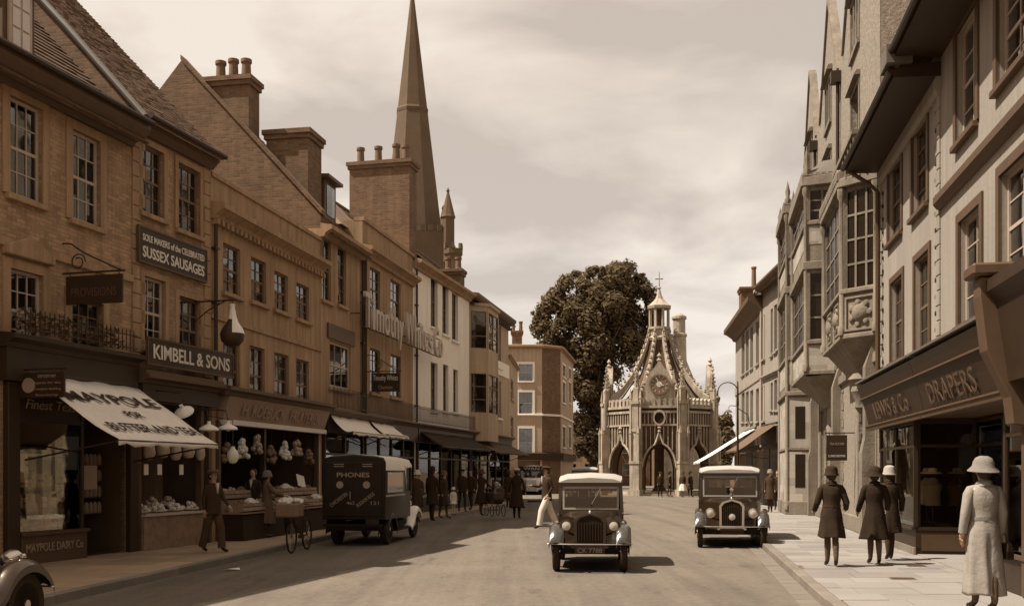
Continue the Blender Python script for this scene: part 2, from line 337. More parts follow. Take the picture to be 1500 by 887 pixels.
# ================================================================ building kit
# local frame of a building: x along the front from left to right as seen from the street, y into the building, z up
class Bld:
    def __init__(s, name, label, p0, p1, H, D, m, cat='building', group=None):
        s.p0 = Vector(p0); s.p1 = Vector(p1); s.d = (s.p1-s.p0).normalized(); s.W = (s.p1-s.p0).length; s.H = H; s.D = D; s.m = m
        s.out = Vector((s.d.y, -s.d.x))
        s.e = thing(name, label, cat, (p0[0], p0[1], 0), math.atan2(s.d.y, s.d.x), group); s.holes = []
    def u(s, px, n=0.0):                                   # measured photo column -> distance along the front
        k = (px-HX)/FPX; o = s.p0+s.out*n
        return (k*o.y-o.x)/(s.d.x-k*s.d.y)
    def Y(s, px, n=0.0): return (s.p0+s.out*n+s.d*s.u(px, n)).y
    def z(s, px, py, n=0.0): return CAMH+(HY-py)*s.Y(px, n)/FPX
    def rect(s, x0, x1, y0, y1, n=0.0):
        a, b = sorted((s.u(x0, n), s.u(x1, n))); c = (x0+x1)/2; return a, b, s.z(c, y1, n), s.z(c, y0, n)
    def hole(s, r, depth=.14): s.holes.append((*r, depth)); return r
    def world(s, u, n, z): p = s.p0+s.d*u+s.out*n; return Vector((p.x, p.y, z))
    def wall(s, z0=0.0, back=True, m=None, front_y=0.0, sides=True, name='wall', top=None, zs0=None):
        mb = MB(); us = sorted({0.0, s.W}|{min(max(h[i], 0), s.W) for h in s.holes for i in (0, 1)}); H = top or s.H
        zs = sorted({z0, H}|{min(max(h[i], z0), H) for h in s.holes for i in (2, 3)})
        y = front_y
        for i in range(len(us)-1):
            for j in range(len(zs)-1):
                a, b, c, d = us[i], us[i+1], zs[j], zs[j+1]; cu, cz = (a+b)/2, (c+d)/2
                if b-a < 1e-5 or d-c < 1e-5 or any(h[0] < cu < h[1] and h[2] < cz < h[3] for h in s.holes): continue
                mb.add([(a,y,c),(b,y,c),(b,y,d),(a,y,d)], [(0,1,2,3)])
        for a, b, c, d, dp in s.holes:
            mb.add([(a,y,c),(a,y,d),(a,y+dp,d),(a,y+dp,c),(b,y,c),(b,y,d),(b,y+dp,d),(b,y+dp,c)], [(0,1,2,3),(4,7,6,5),(1,5,6,2),(0,3,7,4)])
        if sides:
            e = .006
            zs0 = z0 if zs0 is None else zs0; mb.add([(e,y,zs0),(e,s.D,zs0),(e,s.D,H),(e,y,H),(s.W-e,y,zs0),(s.W-e,s.D,zs0),(s.W-e,s.D,H),(s.W-e,y,H)], [(0,3,2,1),(4,5,6,7),(1,2,6,5),(3,7,6,2)])
        me = bpy.data.meshes.new(name); me.from_pydata(mb.v, [], mb.f); o = bpy.data.objects.new(name, me); COL.objects.link(o); o.parent = s.e; me.materials.append(m or s.m); return o
    def sash(s, r, cols=2, rows=4, depth=.14, fm=None, near=False, sill=True, surround=None, head=None, curtain=None, bw=.022, fw=.055, sillm=None, name='window', n0=0.0, blind=0.0, split=.5, surm=None):
        """a sash window in opening r: frame with bars, panes, sill, surround"""
        a, b, c, d = r; fm = fm or M_SASH; y = depth-.05-n0; mb = MB()
        mb.box(a, a+fw, y-.02, y+.05, c, d); mb.box(b-fw, b, y-.02, y+.05, c, d); mb.box(a, b, y-.018, y+.048, d-fw, d); mb.box(a, b, y-.018, y+.048, c, c+fw*1.3)
        zm = c+(d-c)*split; mb.box(a+fw*.9, b-fw*.9, y-.012, y+.052, zm-.028, zm+.028)
        ca = [a+fw+(b-a-2*fw)*i/cols for i in range(cols+1)]; ru = max(1, rows//2); rl = max(1, rows-ru)
        za = [c+fw*1.3+(zm-.028-c-fw*1.3)*i/rl for i in range(rl+1)]; zb = [zm+.028+(d-fw-zm-.028)*i/ru for i in range(ru+1)]
        for x in ca[1:-1]: mb.box(x-bw/2, x+bw/2, y-.008, y+.03, c+fw, d-fw*.9)
        for zz_ in za[1:-1]+zb[1:-1]: mb.box(a+fw*.9, b-fw*.9, y-.006, y+.028, zz_-bw/2, zz_+bw/2)
        w_ = mb.build(name, fm, s.e)
        if near:
            for zt in (za, zb):
                for z0, z1 in zip(zt, zt[1:]):
                    for x0, x1 in zip(ca, ca[1:]):
                        key = ('pane', round(x1-x0, 2), round(z1-z0, 2))
                        if key not in MESH:
                            o_ = MB().box(-(x1-x0)/2, (x1-x0)/2, -.002, .002, -(z1-z0)/2, (z1-z0)/2).build('pane', M_GLASS); MESH[key] = o_.data; bpy.data.objects.remove(o_)
                        inst(MESH[key], 'pane', w_, ((x0+x1)/2, y+.012, (z0+z1)/2), (R(random.uniform(-.9, .9)), 0, R(random.uniform(-1.1, 1.1))))
        else:
            for z0, z1 in ((za[0], za[-1]), (zb[0], zb[-1])):
                hx, hz = (b-a)/2-fw+.01, (z1-z0)/2+.005
                p = MB().box(-hx, hx, -.002, .002, -hz, hz).build('pane', M_GLASS, w_, loc=((a+b)/2, y+.012, (z0+z1)/2)); p.rotation_euler = (R(random.uniform(-.8, .8)), 0, R(random.uniform(-1, 1)))
        if sill: MB().box(a-.10, b+.10, -.10-n0, y, c-.10, c).build('sill', sillm or surm or s.m, w_, bevel=.01)
        if surround:
            t = surround; q = MB(); yy = (-.035-n0, .02-n0)
            q.box(a-t, a, *yy, c, d+t); q.box(b, b+t, *yy, c, d+t); q.box(a, b, *yy, d, d+t); q.build('surround', surm or s.m, w_)
        if head: MB().prism([(-.17-n0, 0), (.0, 0), (.0, .13), (-.10-n0, .13)], a-.16, b+.16, 'x').build('head_moulding', surm or s.m, w_, loc=(0, 0, d+(surround or 0)+.003))
        if curtain:
            for (x0, x1) in ((a+fw, a+fw+(b-a)*.27), (b-fw-(b-a)*.27, b-fw)):
                k = 9; rg = [[(x0+(x1-x0)*i/k, y+.15+.03*math.sin(i*2.3), zz_) for i in range(k+1)] for zz_ in (c+.02, d-.02)]
                MB().loft(rg, cap=False, close=False).build('curtain', M_CURT, w_, smooth=2)
        if blind: MB().box(a+fw, b-fw, y+.10, y+.105, d-(d-c)*blind, d-.02).build('blind', M_BLIND, w_)
        return w_
    def cornice(s, z, prof, m, name='cornice', u0=0.0, u1=None, dent=None, y=0.0, ret=False):
        """prof: list of (outward, height above z); dent=(pitch,width,height,proj) adds a row of blocks"""
        u1 = s.W if u1 is None else u1
        o = MB().prism([(-p+y, z+h) for p, h in prof], u0, u1, 'x').build(name, m, s.e)
        if dent:
            pi, wd, ht, pr = dent; q = MB(); x = u0+pi*.5
            while x < u1: q.box(x-wd/2, x+wd/2, y-pr, y-.003, z-ht, z-.002); x += pi
            q.build('dentil_row', m, o)['kind'] = 'stuff'
        return o
    def gable_roof(s, z, t_ridge, pitch, ov=.35, m=None, tile=(.26, .20), u0=-.02, u1=None, name='roof', D=None, back=True, under=True):
        """ridge along the street; tiles laid one by one in overlapping courses (one mesh)"""
        u1 = s.W+.02 if u1 is None else u1; m = m or M_TILE; tp = math.tan(R(pitch)); D = D or 2*t_ridge
        zr = z+t_ridge*tp; e = MB()
        th = .05
        e.prism([(-ov, z-ov*tp-th), (-ov, z-ov*tp), (t_ridge, zr), (D+.2, z+(2*t_ridge-D-.2)*tp), (D+.2, z+(2*t_ridge-D-.2)*tp-th), (t_ridge, zr-th-.02)], u0, u1, 'x')
        r = e.build(name, m, s.e)
        q = MB(); sl = math.hypot(t_ridge+ov, (t_ridge+ov)*tp); n = int(sl/tile[1]); cp, spn = math.cos(R(pitch)), math.sin(R(pitch)); rnd = random.Random(5)
        for k in range(n+1):
            a0 = k*tile[1]-.03; off = (k % 2)*tile[0]/2; x = u0-off
            while x < u1:
                x0, x1 = max(u0, x)+.004, min(u1, x+tile[0])-.004
                if x1-x0 > .03:
                    j = rnd.uniform(-.012, .012); l = rnd.uniform(.0, .012)
                    lo = (-ov+(a0+j)*cp, z-ov*tp+(a0+j)*spn); hi = (-ov+(a0+tile[1]*1.25)*cp, z-ov*tp+(a0+tile[1]*1.25)*spn)
                    dn = (-spn*(.030+l), cp*(.030+l)); dh = (-spn*.006, cp*.006)
                    q.add([(x0, lo[0], lo[1]), (x1, lo[0], lo[1]), (x1, lo[0]+dn[0], lo[1]+dn[1]), (x0, lo[0]+dn[0], lo[1]+dn[1]),
                           (x1, hi[0]+dh[0], hi[1]+dh[1]), (x0, hi[0]+dh[0], hi[1]+dh[1])], [(0,1,2,3), (3,2,4,5), (0,3,5), (1,4,2)])
                x += tile[0]
        o = bpy.data.meshes.new('roof_tiles'); o.from_pydata(q.v, [], q.f); o.materials.append(m); ob = inst(o, 'roof_tiles', r); ob['kind'] = 'stuff'
        rid = MB(); x = u0
        while x < u1-.02: rid.tube([(x+.003, t_ridge, zr), (min(u1, x+.45)-.003, t_ridge, zr)], .12+.008*rnd.random(), 8); x += .45
        rid.build('ridge_tiles', m, r, smooth=1)
        return r
    def chimney(s, u, t, z0, z1, wu, wt, pots, m=None, name='chimney_stack', parent=None, pot_h=.75):
        m = m or M_BRICKD; q = MB(); q.box(u-wu/2, u+wu/2, t-wt/2, t+wt/2, z0, z1-.28)
        q.box(u-wu/2-.06, u+wu/2+.06, t-wt/2-.06, t+wt/2+.06, z1-.28, z1-.14); q.box(u-wu/2-.11, u+wu/2+.11, t-wt/2-.11, t+wt/2+.11, z1-.14, z1)
        c = q.build(name, m, parent or s.e)
        for (pu, pt, ph) in pots:
            h = pot_h*ph; MB().lathe([(.17, 0), (.19, .06), (.15, .10), (.135, h-.14), (.17, h-.10), (.17, h), (.12, h), (.12, h-.2)], 12).build('chimney_pot', M_POT, c, smooth=1, loc=(u+pu, t+pt, z1))
        return c
MESH = {}
def quoins(B, u, m, z0, z1, h=.30, wl=.42, ws=.26, flip=False, proud=.035):
    z = z0; k = 0
    while z < z1-.05:
        w_ = wl if k % 2 else ws; a, b = (u, u+w_) if not flip else (u-w_, u); key = ('q', w_, round(min(h, z1-z), 2), m.name)
        if key not in MESH:
            hh = min(h, z1-z)-.012; o = MB().box(0, w_, -proud, .05, 0, hh).build('quoin', m, None, bevel=.012); MESH[key] = o.data; bpy.data.objects.remove(o)
        inst(MESH[key], 'quoin', B.e, (a, 0, z)); z += h; k += 1
# ================================================================ left-hand row (in the shade)
def merge_into(main, sub):
    def mt(e): return Matrix.Translation(e.location) @ Matrix.Rotation(e.rotation_euler.z, 4, 'Z')
    rel = mt(main.e).inverted() @ mt(sub.e)
    for ch in [o for o in COL.objects if o.parent == sub.e]:
        ch.parent = main.e; ch.matrix_basis = rel @ ch.matrix_basis
    bpy.data.objects.remove(sub.e)
def interior(B, u0, u1, z0, z1, depth=2.6, y=.12, m=None, name='shop_interior', right=True):
    return MB().add([(u0,y,z0),(u1,y,z0),(u1,depth,z0),(u0,depth,z0),(u0,y,z1),(u1,y,z1),(u1,depth,z1),(u0,depth,z1)],
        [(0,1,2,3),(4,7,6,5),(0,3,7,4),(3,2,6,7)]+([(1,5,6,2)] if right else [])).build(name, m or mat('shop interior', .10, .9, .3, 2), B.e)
def plane_part(B, name, m, u0, u1, z0, z1, n0, n1, parent=None, bevel=0): return MB().box(u0, u1, -n1, -n0, z0, z1).build(name, m, parent or B.e, bevel=bevel)
CORN = [(0, 0), (.10, 0), (.14, .10), (.30, .20), (.36, .22), (.36, .34), (0, .40)]
CORNS = [(0, 0), (.06, 0), (.10, .07), (.18, .10), (.18, .18), (0, .20)]
BIGC = [(0, 0), (.08, 0), (.12, .08), (.34, .14), (.46, .30), (.46, .40), (0, .46)]
def fl(Y): return (-13.4+.27*Y, Y)
def fm(Y): return (-11.5+.19*Y, Y)
# ---- provisions shop house
B1 = Bld('shop_house', 'brown brick shop house with a dormer and tall twelve-pane sash windows over the provisions shop', fl(8), fl(20.87), 8.55, 9, M_BRICK, 'building')
for r, hd in (((13, 61, 150, 292), 0), ((105, 146, 198, 328), 0), ((14, 62, 398, 515), 1), ((104, 150, 440, 528), 0)):
    q = B1.hole(B1.rect(*r)); B1.sash(q, 3, 4, near=True, surround=.17, surm=M_RENDER, curtain=True, fm=M_SASH if r[2] < 300 or hd else M_SASHD, blind=.25 if hd else 0)
for u in (1.6, 4.6):
    for a, b in ((5.2, 7.4), (7.6, 7.65)):
        if b-a > 1: q = B1.hole((u, u+1.1, a, b)); B1.sash(q, 3, 4, surround=.17, surm=M_RENDER)
q = B1.rect(14, 62, 372, 398); MB().prism([(q[0]-.2, q[3]-.1), (q[1]+.2, q[3]-.1), (q[1]+.2, q[3]+.05), ((q[0]+q[1])/2, q[3]+.30), (q[0]-.2, q[3]+.05)], -.13, -.003, 'y').build('window_hood', M_RENDER, B1.e, bevel=.015)
us0, us1 = B1.u(24), B1.u(183)
B1.hole((us0, us1, .12, 3.25), .0)
B1.wall()
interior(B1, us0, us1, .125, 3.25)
B1.cornice(8.35, BIGC, M_WOODM, 'eaves_cornice')
B1.cornice(5.58, [(0,0),(.07,.02),(.07,.16),(0,.18)], M_RENDER, 'string_course')
B1.gable_roof(8.80, 4.2, 46, ov=.40, m=M_SLATE, tile=(.3, .2), u1=B1.W-.03)
# dormer
da, db = B1.u(28), B1.u(74); dm = MB(); dm.box(da, db, .35, 2.2, 8.7, 10.45); dm.prism([(da-.15, 10.45), (db+.15, 10.45), (db+.15, 10.6), ((da+db)/2, 10.95), (da-.15, 10.6)], .15, 2.6, 'y')
dmo = dm.build('dormer', M_WOODM, B1.e); q = (da+.16, db-.16, 9.25, 10.35)
MB().box(q[0]-.05, q[1]+.05, .30, .345, q[2]-.06, q[3]+.05).build('casement', M_SASH, dmo)
for i in range(2):
    for j in range(3):
        w_, h_ = (q[1]-q[0])/2, (q[3]-q[2])/3; MB().box(q[0]+i*w_+.025, q[0]+(i+1)*w_-.025, .286, .298, q[2]+j*h_+.02, q[2]+(j+1)*h_-.02).build('pane', mat('pane painted sky-bright', .5, .05, .1, 3, spec=.9), dmo)  # pale opaque panes: reflected sky put into the colour
# shopfront below: fascia, window, stall riser, door recess
plane_part(B1, 'fascia', M_WOODD, us0-.45, B1.W-.05, 3.30, 3.86, .02, .20)
B1.cornice(3.865, [(0,0),(.22,0),(.26,.08),(.40,.14),(.40,.22),(0,.26)], M_WOODD, 'shop_cornice', us0-.5, B1.W-.05)
for u in (us0-.32, us1+.02): plane_part(B1, 'pilaster', M_WOODD, u, u+.28, .12, 3.29, .0, .12, bevel=.01)
wg = B1.u(121)
sr = plane_part(B1, 'stall_riser', M_WOODM, us0, wg, .12, .62, -.02, .10); text('MAYPOLE DAIRY Co', sr, M_LETG, ((us0+wg)/2, -.105, .33), .15, (wg-us0)*.86)
plane_part(B1, 'window_board', M_WOODM, us0, wg+.04, .62, .68, -.10, .14)
fr = MB(); fr.box(us0, us0+.06, -.03, .04, .68, 3.25); fr.box(wg-.07, wg, -.03, .04, .68, 3.25); fr.box(us0, wg, -.028, .038, 2.62, 2.70); shw = fr.build('shop_window', M_WOODD, B1.e)
MB().box(us0+.06, wg-.07, -.002, .004, .68, 2.62).build('pane', M_SHOPG, shw)
MB().box(us0+.06, wg-.07, -.003, .003, 2.70, 3.25).build('transom_light', M_WOODD, shw); text('Finest Teas', shw, M_LETG, ((us0+wg)/2, -.008, 2.86), .17, 1.3, shear=.25)
dr = MB(); dr.box(wg+.10, us1-.05, 1.0, 1.06, .13, 2.9); MB().box(wg, wg+.04, .05, 1.0, .68, 2.7).build('return_window', M_WOODD, B1.e)
dro = dr.build('door', M_WOODD, B1.e); MB().box(wg+.3, us1-.25, .985, .998, 1.1, 2.3).build('door_glass', M_GLASS, dro); MB().box(us1-.2, us1-.16, .96, .998, 1.0, 1.25).build('door_handle', mat('brass', .35, .35, .1, spec=.6), dro)

# ---- butcher's house
B2 = Bld('narrow_house', 'narrow brick house with a tiled roof above the butcher', fl(20.874), fl(23.73), 8.95, 9, M_BRICK)
for r in ((207, 239, 217, 316), (260, 292, 245, 341), (210, 241, 408, 510), (261, 293, 437, 530)):
    q = B2.hole(B2.rect(*r)); B2.sash(q, 3, 4, near=True, surround=.12, surm=M_RENDER, fm=M_SASH if r[0] == 210 else M_SASHD, curtain=r[0] in (207, 210))
u0, u1 = .10, B2.W-.08; B2.hole((u0, u1, .12, 3.2), .0); B2.wall(); interior(B2, u0, u1, .125, 3.2, 3.0)
quoins(B2, .02, M_RENDER, 3.9, 8.85); quoins(B2, B2.W-.02, M_RENDER, 3.9, 8.85, flip=True)
B2.cornice(8.72, [(0,0),(.08,0),(.22,.14),(.26,.14),(.26,.22),(0,.26)], M_WOODM, 'eaves_board')
B2.gable_roof(9.30, 4.3, 46, ov=.33, m=M_TILE, tile=(.19, .125))
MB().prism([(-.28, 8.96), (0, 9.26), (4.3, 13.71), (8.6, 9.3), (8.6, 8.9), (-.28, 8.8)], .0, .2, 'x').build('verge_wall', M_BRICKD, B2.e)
MB().tube([(-.04, -.36, 8.93), (-.04, 1.5, 10.95), (-.04, 4.3, 13.85)], .07, 8).build('verge_pipe', M_LEAD, B2.e)
plane_part(B2, 'fascia', M_WOODD, .05, B2.W-.02, 3.22, 3.55, .02, .24)
B2.cornice(3.56, [(0,0),(.26,0),(.30,.06),(.44,.10),(.44,.17),(.36,.20),(.36,.26),(0,.30)], M_WOODM, 'shop_cornice')
ua, ub = B2.u(201), B2.u(293)
rz = plane_part(B2, 'stall_riser', mat('veined marble', .24, .5, .5, 5, .2), ua, ub, .12, .82, -.02, .16); plane_part(B2, 'counter_slab', mat('marble slab', .5, .3, .12, 3, spec=.5), ua, ub+.04, .82, .87, -.9, .2)
for u in (u0, ub-.10, B2.W-.2): plane_part(B2, 'post', M_WOODM, u, u+.12, .12, 3.2, -.05, .09)

# ---- greengrocer's building, four windows wide with a parapet
B3 = Bld('parapet_house', 'plain brown four-bay house with a dentil cornice and blank parapet above the greengrocer', fm(23.735), fm(30.5), 8.62, 8, M_RENDER)
for r in ((327, 352, 360, 431), (368, 390, 380, 444), (402, 422, 400, 456), (434, 453, 417, 469), (327, 351, 497, 588), (366, 388, 508, 592), (402, 423, 518, 597), (434, 453, 527, 602)):
    q = B3.hole(B3.rect(*r)); B3.sash(q, 2, 4, near=r[0] < 370, fm=M_SASHD, curtain=random.random() < .6, blind=random.choice((0, .2, .35, .5)), surm=M_RENDER)
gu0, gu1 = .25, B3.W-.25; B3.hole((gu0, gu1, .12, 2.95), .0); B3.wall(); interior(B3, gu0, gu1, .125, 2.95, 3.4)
B3.cornice(7.62, CORN, M_RENDER, dent=(.24, .11, .12, .16)); B3.cornice(8.60, [(-.3,0),(.05,0),(.05,.10),(-.3,.10)], M_RENDER, 'coping')
B3.cornice(5.30, [(0,0),(.05,.01),(.05,.11),(0,.12)], M_RENDER, 'string_course')
MB().box(0, B3.W, .3, 8, 7.9, 8.0).build('lead_flat', M_LEAD, B3.e)
MB().prism([(.6, 8.0), (4, 10.2), (7.6, 8.0)], .05, B3.W-.05, 'x').build('low_roof', M_SLATE, B3.e)
fa = MB().prism([(-.02, 2.98), (-.16, 2.98), (-.34, 3.52), (-.02, 3.52)], .3, B3.W-.1, 'x').build('fascia', mat('faded fascia paint', .30, .7, .15, 2, .1), B3.e)
text("H. ROEBUCK   FRUITERER", fa, M_LETG, (B3.W*.52, -.255, 3.10), .30, B3.W*.72, rot=(R(18), 0, 0), bold=.004)
B3.cornice(3.525, [(0,0),(.36,0),(.40,.08),(.52,.12),(.52,.2),(0,.26)], M_WOODM, 'shop_cornice'); plane_part(B3, 'fascia_sill', mat('white painted board', .62, .6, .08), .35, B3.W-.12, 2.86, 2.98, .02, .24)
for u, m_ in ((gu0, M_WOODM), (B3.u(383), M_WOODD), (B3.u(463), MATS['white painted board']), (gu1-.14, M_WOODM)): plane_part(B3, 'post', m_, u, u+.12, .12, 2.93, -.05, .08)

# ---- tall house with the gable end and chimney stacks
B4 = Bld('gabled_house', 'tall brown house with a big brick gable end and two chimney stacks', fm(30.505), fm(34.2), 9.0, 9, M_RENDER)
for r in ((472, 485, 350, 441), (495, 507, 362, 448)): q = B4.hole(B4.rect(*r)); B4.sash(q, 2, 4, fm=M_SASHD, surm=M_RENDER, curtain=True)
q = B4.hole(B4.rect(483, 514, 503, 570)); B4.sash(q, 3, 2, fm=M_SASH, surm=M_RENDER, fw=.08, curtain=True); plane_part(B4, 'lintel', M_WOODM, q[0]-.25, q[1]+.25, q[3]+.05, q[3]+.5, -.02, .06)
B4.hole((.1, B4.W-.1, .12, 2.95), 0); B4.wall(); interior(B4, .1, B4.W-.1, .125, 2.95)
B4.cornice(8.75, CORN, M_RENDER); B4.gable_roof(9.15, 4.5, 47, ov=.30, m=M_SLATE, tile=(.3, .2), u0=.25)
gp = [(0, 8.0), (9, 8.0), (9, 9.15), (4.5, 9.25+4.5*math.tan(R(47))+.25), (0, 9.15+.25)]
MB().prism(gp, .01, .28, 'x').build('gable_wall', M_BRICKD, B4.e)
MB().prism([(-.05, 9.40), (4.5, 14.33), (4.5, 14.48), (-.05, 9.55)], -.05, .34, 'x').build('verge_coping', M_BRICKD, B4.e)
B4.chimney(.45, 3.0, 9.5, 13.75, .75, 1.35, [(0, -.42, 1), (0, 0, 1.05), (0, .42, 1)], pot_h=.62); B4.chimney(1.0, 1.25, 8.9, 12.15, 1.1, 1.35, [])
dm = MB(); dm.box(1.75, 2.75, .55, 2.4, 9.2, 11.0); dm.prism([(.35, 11.0), (2.5, 11.0), (2.5, 11.2), (.35, 11.1)], 1.6, 2.9, 'x'); d4 = dm.build('dormer', M_WOODM, B4.e); MB().box(1.9, 2.6, .53, .545, 9.9, 10.85).build('pane', M_GLASS, d4)
# ---- chemist's house
B5 = Bld('hipped_house', 'brown house with a hipped roof behind its parapet, big letters hung across it', fm(34.205), fm(40.1), 10.15, 9, M_RENDER)
for r in ((542, 557, 394, 455), (572, 587, 412, 469), (542, 557, 511, 576), (572, 587, 520, 582)): q = B5.hole(B5.rect(*r)); B5.sash(q, 2, 4, fm=M_SASHD, blind=random.choice((.0, .5)), surm=M_RENDER)
B5.hole((.1, B5.W-.1, .12, 2.95), 0); B5.wall(); interior(B5, .1, B5.W-.1, .125, 2.95, m=mat('interior painted as lit', .45, .9, .2, 3))  # pale copy of the interior: light inside the shop put into the colour
B5.cornice(8.95, CORN, M_RENDER); B5.cornice(10.13, [(-.3,0),(.06,0),(.06,.12),(-.3,.12)], M_RENDER, 'coping')
z0, z1 = 9.9, 12.9; MB().add([(-.6,.5,z0),(4.6,.5,z0),(4.6,6.5,z0),(-.6,6.5,z0),(1.8,3.4,z1),(2.3,3.4,z1)], [(0,1,5,4),(1,2,5),(2,3,4,5),(3,0,4),(0,3,2,1)]).build('hip_roof', M_TILE, B5.e)
MB().tube([(.06, -.09, 9.0), (.06, -.09, 3.6)], .06, 8).build('downpipe', M_IRON, B5.e)
# ---- white house with slit windows
B6 = Bld('white_house', 'off-white stuccoed house with narrow dark windows and a big chimney stack', (-3.877, 40.105), (-2.02, 48.2), 10.1, 9, M_WHITEW)
for r in ((631, 641, 402, 480), (648, 657, 416, 490), (662, 671, 429, 499), (631, 641, 531, 601), (649, 657, 534, 602), (664, 671, 541, 604)): q = B6.hole(B6.rect(*r)); B6.sash(q, 2, 4, fm=M_SASHD, depth=.2, surm=M_WHITEW)
B6.hole((.3, B6.W-.1, .12, 2.9), 0); B6.wall(); interior(B6, .3, B6.W-.1, .125, 2.9, m=MATS['interior painted as lit'])
B6.cornice(9.72, CORN, M_RENDER); B6.gable_roof(10.1, 3.6, 35, ov=.05, m=M_SLATE, tile=(.4, .28))
B6.chimney(.45, 1.4, 9.6, 14.0, .9, 2.5, [(0, .95, 1), (0, .2, 1), (0, -.55, 1.05), (0, -.95, .95)], pot_h=.7, m=M_BRICKD)
# ---- house with the stacked bay
B7 = Bld('bay_house', 'narrow house with a two-storey bay window and deep bracketed eaves', (-2.018, 48.21), (-.2, 57.3), 10.0, 9, M_RENDERP)
for r in ((719, 725, 470, 535), (728, 734, 475, 538), (719, 725, 556, 612), (728, 734, 558, 612)): q = B7.hole(B7.rect(*r)); B7.sash(q, 1, 2, fm=M_SASH, surm=M_WHITEW)
B7.hole((.1, B7.W-.1, .12, 2.9), 0); B7.wall(); interior(B7, .1, B7.W-.1, .125, 2.9)
B7.cornice(9.75, BIGC, M_WOODM, 'eaves_cornice', dent=(.5, .16, .14, .2)); B7.gable_roof(10.15, 3.6, 38, ov=.4, m=M_SLATE, tile=(.4, .28)); B7.cornice(6.9, [(0,0),(.05,.02),(.05,.75),(0,.77)], M_WHITEW, 'painted_band', 4.6)
B7.chimney(.3, .9, 9.6, 11.3, .8, 1.0, [(0, -.3, 1), (0, .2, 1)], pot_h=.6)
def canted_bay(B, u0, u1, pr, z0, z1, m, floors, fm_, cant=.45, base=True, roof=True, panes=(2, 2), corbel=.7, sash_h=None, name='bay_window', glassm=None):
    """bay: solid carcass rings with recessed glazed lights on the three faces; floors = [(sill z, head z)]"""
    pl = [(u0, 0), (u0+cant*.6, -pr), (u1-cant*.6, -pr), (u1, 0)]; mb = MB(); zs = [z0]+[z for f in floors for z in f]+[z1]
    for a, b in zip(zs[::2], zs[1::2]): mb.prism([(x, y) for x, y in pl]+[(u1, .15), (u0, .15)], a, b)
    for a, b in floors:                                      # corner posts
        for i, (x, y) in enumerate(pl): mb.box(x-.06, x+.06, y-.015, y+.10, a, b)
    if corbel: mb.loft([[(u0+(u1-u0)*k, (y*k2)-.002, z0-corbel*(1-t)) for k, y in ((.0+.3*(1-t), 0), (.15+.25*(1-t), -pr), (.85-.25*(1-t), -pr), (1-.3*(1-t), 0))] for t, k2 in ((0, .08), (.35, .35), (.7, .7), (1, 1))])
    o = mb.build(name, m, B.e)
    for a, b in floors:
        for (p, q) in zip(pl, pl[1:]):
            P, Q = Vector(p), Vector(q); d = (Q-P); l = d.length; d /= l; nrm = Vector((-d.y, d.x)); mx_ = Matrix(((d.x, nrm.x, 0, P.x), (d.y, nrm.y, 0, P.y), (0, 0, 1, 0), (0, 0, 0, 1)))
            MB().box(.06, l-.06, .05, .056, a, b, mx_).build('pane', glassm or M_GLASS, o)
            fr = MB(); k = panes[0] if l > 1.0 else max(1, panes[0]-1)
            for i in range(k+1): x = .05+(l-.1)*i/k; fr.box(x-.028, x+.028, .02, .09, a, b, mx_)
            for j in range(panes[1]+1): z = a+(b-a)*j/panes[1]; fr.box(.05, l-.05, .025, .085, z-.025, z+.025, mx_)
            fr.build('glazing_frame', fm_, o)
    if roof: MB().prism([(x+(.08 if i > 1 else -.08)*(1 if i in (0, 3) else 0), y-(.1 if y else 0)) for i, (x, y) in enumerate(pl)], z1+.002, z1+.14).build('bay_cornice', m, o)
    return o
ba, bb = .25, 3.6
canted_bay(B7, ba, bb, .75, 3.2, 9.6, M_RENDERP, [(4.55, 6.4), (7.6, 9.35)], M_SASHD, cant=.9, panes=(2, 3), corbel=0)
# ---- low corner building and the block closing the street on the left
B8 = Bld('low_corner_shop', 'low stuccoed building at the street corner below the bay house', (-.19, 57.31), (.36, 65), 8.3, 8, M_RENDERP)
for r in ((748, 752, 556, 585), (748, 752, 610, 640)): q = B8.hole(B8.rect(*r)); B8.sash(q, 1, 2, fm=M_SASH)
B8.wall(); B8.cornice(8.1, CORNS, M_RENDER)
B9 = Bld('corner_block', 'three-storey stuccoed corner block with dark brick pier, closing the street behind the van', (-.9, 80), (2.35, 80), 11.6, 10, M_RENDERP)
for r in ((760, 780, 533, 558), (760, 780, 574, 606), (760, 780, 627, 668)): q = B9.hole(B9.rect(*r)); B9.sash(q, 2, 2, fm=M_SASH, surround=.18, surm=M_WHITEW, blind=.0, curtain=True)
B9.hole((.2, 3.1, .05, 2.6), 0); B9.wall(); interior(B9, .2, 3.1, .01, 2.6)
B9b = Bld('w', 'x', (2.36, 80), (3.85, 81.3), 11.6, .5, M_BRICKD); B9b.wall(); merge_into(B9, B9b)
B9c = Bld('w', 'x', (3.86, 81.31), (5.5, 92), 11.5, 4, M_RENDERP)
for r in ((824, 828, 560, 590), (824, 828, 625, 655), (833, 836, 560, 590), (833, 836, 625, 655), (824, 828, 535, 552), (833, 836, 540, 555)): q = B9c.hole(B9c.rect(*r)); B9c.sash(q, 1, 2, fm=M_SASH, surround=.15, surm=M_WHITEW)
B9c.wall(); merge_into(B9, B9c)
MB().sweep([(0,0),(.30,.1),(.30,.25),(0,.32)], [(0,0),(3.25,0),(4.75,1.3),(6.4,12)]).build('cornice', M_RENDER, B9.e, loc=(0, 0, 11.35))
MB().sweep([(0,0),(.22,0),(.3,.5),(0,.6)], [(0,-.01),(3.25,-.01),(4.75,1.29),(6.4,12)]).build('shop_fascia', M_WOODD, B9.e, loc=(0, 0, 2.65))
